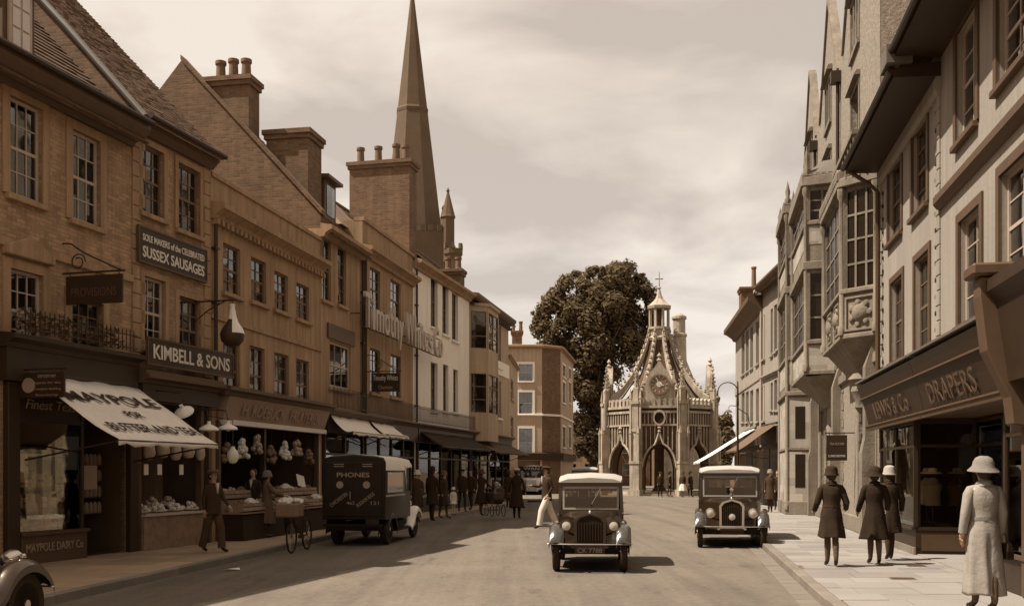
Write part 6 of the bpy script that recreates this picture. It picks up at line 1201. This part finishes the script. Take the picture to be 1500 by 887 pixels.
# ================================================================ awnings
def awning(name, label, B, u0, u1, zt, zf, n, m, valance=.12, sag=.04, n0=.2, letters=None, arms=True, closed=False):
    t = thing(name, label, 'awning', B.world((u0+u1)/2, 0, zf), B.e.rotation_euler.z); hw_ = (u1-u0)/2; rg = []; K = 9; J_ = 14
    for i in range(K):
        q = i/(K-1); row = []
        for j in range(J_+1): x = -hw_+2*hw_*j/J_; row.append((x, -(n0+(n-n0)*q), (zt-zf)*(1-q)-sag*math.sin(math.pi*q)+.014*math.sin(j*1.7+i*.8)+.010*math.sin(j*.9-i*1.3)))
        rg.append(row)
    rg.append([(x, y-.01, z-valance*(.85+.15*math.cos(j*3.0))) for j, (x, y, z) in enumerate(rg[-1])])
    cv = MB().loft(rg, cap=False, close=False).build('canvas', m, t, smooth=2); so = cv.modifiers.new('thick', 'SOLIDIFY'); so.thickness = .006
    if arms:
        for x in (-hw_+.03, hw_-.03): MB().tube([(x, -n+.02, -.03), (x, -.1, -.35)], .018, 6).build('arm', M_IRON, t)
    MB().tube([(-hw_, -n+.01, -.02), (hw_, -n+.01, -.02)], .02, 6).build('front_bar', M_IRON, t); MB().tube([(-hw_, -n0+.05, zt-zf+.03), (hw_, -n0+.05, zt-zf+.03)], .06, 8).build('roller', M_WOODD, t)
    sl = math.atan2(zt-zf, n-n0)
    for (s_, q, sz, wd) in letters or []:
        text(s_, t, M_LETD, (0, -(n0+(n-n0)*q)-.012*math.sin(sl), (zt-zf)*(1-q)-sag*math.sin(math.pi*q)*.9+.034), sz, wd*2*hw_, rot=(sl-R(90), 0, 0), extrude=.002, bold=.006)
    return t
awning('shop_awning', 'white canvas awning lettered for butter and tea let down over the pavement', B1, B1.u(28), B1.u(191), 3.44, 2.30, 2.0, M_CANVW, letters=[('MAYPOLE', .38, .34, .86), ('FOR', .60, .20, .16), ('BUTTER AND TEA', .87, .26, .86)])
awning('rumpled_awning', 'rumpled pale canvas blind half rolled above the shop behind the van', B4, .2, B4.W-.1, 3.42, 2.95, .95, M_CANVW, sag=.16, n0=.25)
awning('chemist_awning', 'short pale canvas blind over the chemist\'s window', B5, .2, 2.6, 3.40, 3.0, .85, M_CANVW, sag=.10, n0=.25)
awning('white_house_awning', 'dark folded shop blind along the front of the white house', B6, .3, B6.W-.2, 3.3, 2.75, 1.1, M_BAIZE, n0=.22)
awning('bay_house_awning', 'striped dark shop blind under the bay house', B7, .3, B7.W-.3, 3.2, 2.7, 1.2, mat('dark striped canvas', .09, .9, .2, 3), n0=.22)
awning('far_white_awning', 'sunlit white awning reaching far over the pavement beyond the parked car', F1, F1.W-6.5, F1.W-1.2, 4.0, 2.25, 3.1, M_CANVW, n0=.25)
awning('brown_awning', 'brown canvas awning beside the stone bay of the flint building', F2, .8, 4.6, 4.0, 2.75, 2.0, M_CANVB, n0=.25)
# ================================================================ food on show
def placed(B, u, n, z): return B.world(u, n, z)
zr = B2.e.rotation_euler.z
for i in range(5):
    u = ua+.22+i*(ub-ua-.4)/4; h = thing('hanging_ham', ('plump', 'long', 'pale', 'broad', 'small')[i]+' ham hanging under the awning over the butcher\'s counter', 'ham', placed(B2, u, .12, 1.98+.05*(i % 2)), zr, 'hams over the counter')
    k = (1, 1.15, .95, 1.1, .8)[i]; MB().lathe([(0, 0), (.09*k, .03), (.135*k, .14), (.12*k, .28), (.06*k, .46), (.035, .58), (.04, .62), (0, .63)], 12).build('meat', M_HAM, h, smooth=1); MB().tube([(0, 0, .62), (0, 0, .86)], .006, 5).build('string', M_IRON, h)
for i, px in enumerate((206, 226, 258)):
    q = B2.u(px); c = tag(MB().box(-.075, .075, -.004, .004, 0, .22).build('price_card', M_CARD), ('white price card nearest the provisions shop', 'white price card in the middle of the butcher\'s rail', 'white price card nearest the greengrocer')[i], 'card'); c.location = placed(B2, q, .13, 1.68); c.rotation_euler = (0, 0, zr)
for i in range(7):
    u = ua+.22+i*(ub-ua-.4)/6.3; t = thing('meat_dish', 'white dish heaped with '+('chops', 'sausages', 'pale tripe', 'joints', 'kidneys', 'pork pies', 'trotters')[i]+' on the butcher\'s slab', 'dish', placed(B2, u, -.10-.34*(i % 2), .872+.10*(i % 2)), zr)
    MB().lathe([(.05, 0), (.2, .03), (.22, .05), (.2, .055), (.05, .02)], 14).build('plate', M_CARD, t, smooth=1); blob_heap(16, -.16, .16, -.14, .14, .03, .05, .12).build('meat', M_VEGP if i % 2 == 0 else M_HAM, t, smooth=1)['kind'] = 'stuff'
zr3 = B3.e.rotation_euler.z
def crate(u, n, z, m_, lb, sz=(.5, .4, .2), tilt=.0, r=.05):
    t = thing('fruit_crate', lb, 'crate', placed(B3, u, n, z), zr3, 'crates on the greengrocer\'s stands'); t.rotation_euler = (R(tilt), 0, zr3); a, b, c = sz
    for y in (-b/2, b/2):
        for k in range(2): MB().box(-a/2, a/2, y-.008, y+.008, .01+k*c*.5, c*.46+k*c*.5).build('slat', M_CRATE, t)
    for x in (-a/2, a/2): MB().box(x-.01, x+.01, -b/2+.01, b/2-.01, .0, c).build('end_board', M_CRATE, t)
    MB().box(-a/2, a/2, -b/2, b/2, 0, .012).build('bottom', M_CRATE, t); blob_heap(30, -a/2+.05, a/2-.05, -b/2+.05, b/2-.05, c*.6, r, .1).build('fruit', m_, t, smooth=1)['kind'] = 'stuff'
for k, (a, b) in enumerate(((.35, B3.u(383)-.05), (B3.u(390), B3.u(458)))):
    st = thing('display_stand', ('long stand draped in dark cloth between the butcher and the shopkeeper', 'shorter draped stand by the white post of the greengrocer')[k], 'stand', placed(B3, (a+b)/2, .25, ZP), zr3); hw_ = (b-a)/2
    MB().loft([[(-hw_-.0, -.42, 0), (hw_, -.42, 0), (hw_, .45, 0), (-hw_, .45, 0)], [(-hw_+.03, -.38, .62), (hw_-.03, -.38, .62), (hw_-.03, .45, .62), (-hw_+.03, .45, .62)]]).build('drape', M_BAIZE, st); MB().box(-hw_, hw_, -.42, .46, .625, .66).build('top_board', M_CRATE, st)
    MB().box(-hw_, hw_, .10, .48, .66, .95).build('back_step', M_CRATE, st)
    nn = int((b-a)/.52)
    for i in range(nn):
        u = a+.28+i*.52
        for row, (n, z) in enumerate(((.45, ZP+.66), (-.03, ZP+.955))):
            w1 = ('dark greens', 'round pale cauliflowers', 'dark plums', 'glossy apples', 'leafy lettuces', 'small pale turnips', 'brown pears', 'round oranges')[(i+row*2+k) % 8]; crate(u, n, z, (M_VEG, M_VEGP, M_FRUIT, M_FRUIT)[(i+row*2+k) % 4], 'slatted crate of %s, %s on the %s draped stand' % (w1, ('in front', 'on the raised step')[row], ('long', 'shorter')[k]), tilt=-8, r=(.05, .075, .045, .05)[(i+row*2+k) % 4])
for i in range(7):                                           # bunches hung in the greengrocer's opening
    u = .6+i*.85; t = thing('hanging_bunch', 'bunch of produce hung from the greengrocer\'s fascia beside the others', 'bunch', placed(B3, u, .10, 1.95+.12*(i % 3)), zr3, 'bunches hung along the fascia'); blob_heap(22, -.12, .12, -.1, .1, .0, .07, .4).build('produce', (M_VEG, M_VEGP, M_FRUIT)[i % 3], t, smooth=1); MB().tube([(0, 0, .3), (0, 0, 2.95-1.95-.12*(i % 3)-.02)], .006, 4).build('string', M_IRON, t)
cd_ = tag(MB().box(-.28, .28, -.006, .006, 0, .34).build('show_card', M_CARD), 'large tilted white show card among the fruit by the white post', 'card'); cd_.location = placed(B3, B3.u(440), .05, 1.32); cd_.rotation_euler = (R(-14), R(8), zr3)
zr1 = B1.e.rotation_euler.z                                  # provisions window
for i, (px0, px1, y0, y1, m_, lb) in enumerate(((29, 42, 664, 706, M_CARD, 'tall white bill pasted at the edge of the provisions window'), (104, 117, 667, 705, M_CARDB, 'buff bill pasted on the far edge of the provisions window'), (41, 61, 724, 748, M_CARDB, 'square buff card low in the provisions window'), (136, 155, 681, 716, M_CARDB, 'framed notice in the provisions doorway'))):
    a, b, c, d = B1.rect(px0, px1, y0, y1); o = tag(MB().box(-(b-a)/2, (b-a)/2, -.003, .003, 0, d-c).build('bill', m_), lb, 'poster'); n = -.02 if i < 3 else -.2; o.location = B1.world((a+b)/2, n, c); o.rotation_euler = (0, 0, zr1)
MB().box(us0+.1, wg-.1, .05, .9, .66, .70).build('window_floor', M_WOODM, B1.e)
for i in range(16):
    u = us0+.2+(wg-us0-.45)*(i % 8)/7; row = i//8; hh = rnd.uniform(.16, .42); t = thing('grocery_packet', '%s stacked in the provisions window' % ('pale packet of goods', 'dark tin of goods')[i % 2], 'packet', B1.world(u, -.16-row*.3, .702), zr1+rnd.uniform(-.3, .3), 'goods in the provisions window')
    if i % 2: MB().lathe([(.075, 0), (.075, hh), (.06, hh+.01)], 12).build('tin', M_LETG, t, smooth=1); MB().lathe([(.078, hh*.3), (.078, hh*.7)], 12).build('band', M_CARD, t)
    else: MB().box(-.07, .07, -.05, .05, 0, hh).build('packet', rnd.choice((M_CARD, M_CARDB, M_VEGP)), t); MB().box(-.072, .072, -.052, .052, hh*.3, hh*.55).build('band', M_CARDB, t)
for row, (z_, n_) in enumerate(((1.08, -.42), (1.46, -.48))):
    MB().box(us0+.12, wg-.14, -n_-.13, -n_+.13, z_-.03, z_).build('window_shelf', M_WOODM, B1.e)
    for i in range(9):
        hh = rnd.uniform(.14, .30); t = thing('shelf_packet', '%s on the %s shelf of the provisions window' % (('white carton', 'buff box', 'pale jar')[i % 3], ('lower', 'upper')[row]), 'packet', B1.world(us0+.26+(wg-us0-.56)*i/8, n_, z_+.002), zr1+rnd.uniform(-.25, .25), 'goods in the provisions window')
        if i % 3 == 2: MB().lathe([(.06, 0), (.065, hh*.7), (.04, hh*.85), (.045, hh)], 10).build('jar', M_VEGP, t, smooth=1); MB().lathe([(.05, hh), (.05, hh+.02), (0, hh+.02)], 10).build('lid', M_LETG, t)
        else: MB().box(-.075, .075, -.05, .05, 0, hh).build('box', (M_CARD, M_CARDB)[i % 3], t); MB().box(-.077, .077, -.052, .052, hh*.35, hh*.6).build('band', M_LETG, t)
for k in range(4): MB().box(B1.u(150), B1.u(178), .45, .75, .9+k*.32, .92+k*.32).build('shelf', M_WOODM, B1.e); [MB().lathe([(.05, 0), (.055, .16), (.03, .2), (.03, .22)], 10).build('jar', M_LETG, B1.e, smooth=1, loc=(B1.u(150)+.1+i*.13, .55, .922+k*.32)) for i in range(5)]
MB().box(us0+.1, wg-.1, .25, .29, 2.02, 2.07).build('brass_rail', mat('bright rail', .6, .2, .1, metal=.6), B1.e)
# draper's windows: hats on stands, garments
for i, (u, n) in enumerate(((uw1-.35, -.35), (uw1-.35, -.8), (uw1-1.1, -.4), (uw1-2.0, -.45), (uw1-2.8, -.45))):
    t = thing('hat_stand', '%s on a display stand in the draper\'s window' % ('pale hat', 'dark garment', 'light scarf and hat', 'dark gown', 'pale gown')[i], 'display', R1.world(u, n, .625), R1.e.rotation_euler.z)
    MB().lathe([(.12, 0), (.12, .02), (.015, .04), (.015, .95), (.03, 1.0)], 10).build('stand', M_IRON, t, smooth=1); MB().lathe([(.16, .45), (.14, .7), (.2, .85), (.05, 1.0)], 12).build('bodice', cloth((.2, .06, .3, .05, .4)[i]), t, smooth=1); MB().lathe([(.0, 1.08), (.17, 1.08), (.17, 1.1), (.09, 1.12), (.08, 1.19), (0, 1.2)], 14).build('hat', cloth((.55, .2, .5, .1, .4)[i]), t, smooth=1)
for i in range(4):
    t = thing('draped_fabric', '%s cloth draped over a stand in the near window past the lobby' % ('white', 'buff', 'cream', 'dark')[i], 'fabric', R0.world(lu1+.35+i*.7, -.45, .665), R0.e.rotation_euler.z); MB().loft([[((.1+.16*q)*(1+.18*math.sin(a*3+i))*math.cos(a), (.08+.12*q)*(1+.18*math.sin(a*3+i))*math.sin(a), 1.2*(1-q)) for a in [2*math.pi*j/18 for j in range(18)]] for q in (0, .3, .6, 1)]).build('cloth', cloth((.6, .35, .55, .08)[i]), t, smooth=2)
# ================================================================ lamps
def shade_lamp(B, u, n, z, label, tilt=0):
    t = thing('shop_lamp', label, 'lamp', B.world(u, n, z), B.e.rotation_euler.z, 'enamel lamps outside the shops'); MB().lathe([(.205, 0), (.21, .015), (.19, .06), (.10, .11), (.04, .14), (.04, .2), (0, .2)], 20, Matrix.Rotation(R(tilt), 4, 'Y')).build('shade', M_ENAM, t, smooth=1)
    MB().lathe([(0, -.04), (.05, -.02), (.06, .03), (0, .06)], 12).build('bulb', M_LENS, t, smooth=1); MB().tube([(0, 0, .2), (0, .05, .42), (0, n-.05, .5)], .014, 6).build('arm', M_IRON, t)
shade_lamp(B2, B2.u(270, .9), .9, 2.95, 'white enamel lamp shade tilted beside the awning of the butcher', -38)
shade_lamp(B2, B2.u(306, 1.0), 1.0, 2.62, 'white enamel lamp shade between the awning and the greengrocer\'s fascia')
shade_lamp(B3, B3.u(334, 1.0), 1.0, 2.66, 'white enamel lamp shade at the end of the greengrocer\'s fascia')
g_ = thing('globe_lamp', 'pale globe lamp hanging at the greengrocer\'s corner', 'lamp', B3.world(B3.u(341, .7), .7, 1.92), zr3); MB().lathe([(0, 0), (.08, .03), (.14, .14), (.12, .26), (.05, .36), (.05, .4), (0, .4)], 16).build('globe', M_ENAM, g_, smooth=1); MB().tube([(0, 0, .4), (0, 0, 1.0), (0, .6, 1.1)], .01, 5).build('bracket', M_IRON, g_)
lp = thing('street_lamp', 'tall iron street lamp with a curled arm and hanging lantern on the sunny pavement', 'street lamp', (10.25, 46.5, ZP), R(0))
MB().lathe([(.16, 0), (.16, .3), (.10, .4), (.09, 1.2), (.06, 1.3), (.045, 4.6), (.06, 4.65), (.03, 5.7), (0, 5.75)], 10).build('post', M_IRON, lp, smooth=1)
MB().tube([(0, 0, 5.2)]+[(-.45+.45*math.cos(R(a)), 0, 5.25+.42*math.sin(R(a))) for a in range(0, 181, 15)]+[(-.9, 0, 5.05)], .025, 6).build('curled_arm', M_IRON, lp); MB().lathe([(.0, 0), (.07, .02), (.12, .22), (.05, .3), (0, .31)], 10).build('lantern', M_LEAD, lp, smooth=1, loc=(-.9, 0, 4.75))
MB().tube([(0, 0, 4.6), (-.35, 0, 4.62), (-.42, 0, 4.5)], .018, 6).build('side_arm', M_IRON, lp); MB().lathe([(.18, 0), (.18, .02), (.05, .12), (0, .14)], 12).build('shade', M_LEAD, lp, loc=(-.42, 0, 4.32)); MB().tube([(0, 0, 4.5), (.5, .1, 4.2), (.55, .1, 3.8)], .02, 6).build('bracket', M_IRON, lp)
wire = tag(MB().tube([(-60+120*i/20*.0+CX+2.2+i*.5, 74-i*1.1, 6.9-.35*math.sin(math.pi*i/9)) for i in range(10)], .015, 5).build('overhead_wire', M_IRON), 'thin dark wire strung from the market cross to the white corner house', 'wire')
# ================================================================ trees
def tree(name, label, loc, H, blobs, nleaf, ls, v, seed=1, trunk_r=.5):
    t = thing(name, label, 'tree', loc); r_ = random.Random(seed); M_L = mat('foliage %.3f' % v, v, .85, .35, .8, .3, 6, spec=.2, transl=.35, rgb=(v, v*.70, v*.36))
    tk = MB(); tk.tube([(0, 0, -.1), (.1, .1, H*.2), (-.1, .2, H*.45), (.0, .1, H*.7)], [trunk_r, trunk_r*.8, trunk_r*.55, trunk_r*.2], 10)
    for k in range(9): a = r_.random()*6.28; z0 = H*(.2+.05*k); l = H*(.2+.12*r_.random()); tk.tube([(0, .1, z0), (l*.5*math.cos(a), l*.5*math.sin(a), z0+l*.4), (l*math.cos(a), l*math.sin(a), z0+l*.9)], [trunk_r*.4, trunk_r*.25, trunk_r*.08], 7)
    tk.build('trunk', M_WOODD, t, smooth=1)
    vs2 = []; fs = []; bl = []
    for (x, y, z, R_) in blobs:
        for _ in range(int(5+R_*2.4)):
            d = Vector((r_.gauss(0, 1), r_.gauss(0, 1), r_.gauss(0, 1))).normalized(); bl.append((Vector((x, y, z))+d*R_*r_.uniform(.45, 1.0), R_*r_.uniform(.20, .42)))
    cw = []; acc = 0
    for b in bl: acc += b[1]**2; cw.append(acc)
    for _ in range(nleaf):
        c, rr = r_.choices(bl, cum_weights=cw)[0]; d = Vector((r_.gauss(0, 1), r_.gauss(0, 1), r_.gauss(0, 1)+.25)).normalized(); p_ = c+d*rr*r_.uniform(.45, 1.35); nrm = (d+Vector((r_.gauss(0, .5), r_.gauss(0, .5), r_.gauss(0, .5)+.3))).normalized()
        a = nrm.cross(Vector((r_.random(), r_.random(), r_.random()))).normalized()*ls*r_.uniform(.6, 1.3); b = nrm.cross(a)*.6; o = len(vs2); vs2 += [p_-a, p_-b*.8, p_+a-nrm*ls*.25, p_+b*.8]; fs.append((o, o+1, o+2, o+3))
    me = bpy.data.meshes.new('crown'); me.from_pydata(vs2, [], fs); me.materials.append(M_L); inst(me, 'crown', t)
    return t
TY = 104.0; kx = TY/FPX
def tb(px, py, r, dy=0): return ((px-868)*kx, dy, CAMH+(HY-py)*kx, r)
bl = [tb(868, 430, 3.0), tb(905, 425, 2.6), tb(930, 450, 2.2), tb(835, 440, 2.6), tb(810, 470, 2.3), tb(800, 500, 2.0), tb(850, 480, 3.4, -1), tb(895, 485, 3.4, -1.2), tb(925, 500, 2.6), tb(880, 540, 3.4, -1), tb(845, 540, 3.0, -.5), tb(860, 600, 2.6), tb(885, 600, 2.4), tb(870, 640, 2.2), tb(855, 655, 1.8), tb(880, 660, 1.6), tb(908, 405, 1.3), tb(885, 400, 1.2), tb(788, 478, 1.0), tb(790, 455, .9), tb(948, 432, 1.0), tb(955, 470, 1.1), tb(815, 432, .9), tb(845, 408, 1.0), tb(935, 412, .9), tb(800, 530, 1.1), tb(946, 520, 1.2)]
tree('great_tree', 'great dark leafy tree between the corner block and the market cross', ((868-HX)*kx, TY, 0), 19, bl, 62000, .24, .14, 4)
tree('small_tree', 'small pale leafy tree glimpsed between the market cross and the far white house', (20.6, 100, 0), 9, [(0, 0, 5.5, 1.6), (.9, 0, 4.4, 1.4), (-.6, 0, 3.6, 1.5), (.2, 0, 7.0, 1.0)], 4200, .28, .16, 9, .2)
# ================================================================ houses closing the far end of the street
for i, (x0, x1, Y, H, m_, lb) in enumerate(((4.5, 11, 124, 6.2, M_RENDER, 'low brown house far beyond the great tree'), (11.2, 17, 126, 7.0, M_BRICKD, 'dark brick house far off behind the arches of the market cross'), (17.2, 26, 122, 5.2, M_BRICKD, 'low dark range far off to the right of the market cross'), (-14, -1.2, 96, 9, M_BRICKD, 'brick house in the side street behind the low corner building'))):
    B = Bld('far_house', lb, (x0, Y), (x1, Y), H, 7, m_)
    n = int((x1-x0)/1.9)
    for j in range(n):
        for z in (1.2, 4.0):
            if z+1.5 < H: q = B.hole((.5+j*1.9, 1.4+j*1.9, z, z+1.5), .12); B.sash(q, 2, 2, depth=.12, fm=M_SASH)
    B.wall(); B.gable_roof(H, 3.0, 42, ov=.2, m=M_SLATE, tile=(.6, .4))
# gutters and downpipes on the shady row, overhead wire to the far houses
for B, u, z0, z1, n in ((B3, .12, 3.8, 7.6, .08), (B4, B4.W-.12, 3.7, 8.8, .08), (B6, .25, 3.7, 9.7, .08)):
    MB().tube([(u, -n, z0), (u, -n, z1)], .045, 8).build('downpipe', M_IRON, B.e, smooth=1)
    for k in range(3): MB().box(u-.08, u+.08, -n-.05, -.005, z0+.6+k*(z1-z0)*.33, z0+.66+k*(z1-z0)*.33).build('pipe_clip', M_IRON, B.e)
for B, z in ((B2, 8.98), (B1, 8.78)): MB().tube([(.05, -.42 if B is B2 else -.52, z), (B.W-.02, -.42 if B is B2 else -.52, z)], .06, 8).build('gutter', M_IRON, B.e, smooth=1)
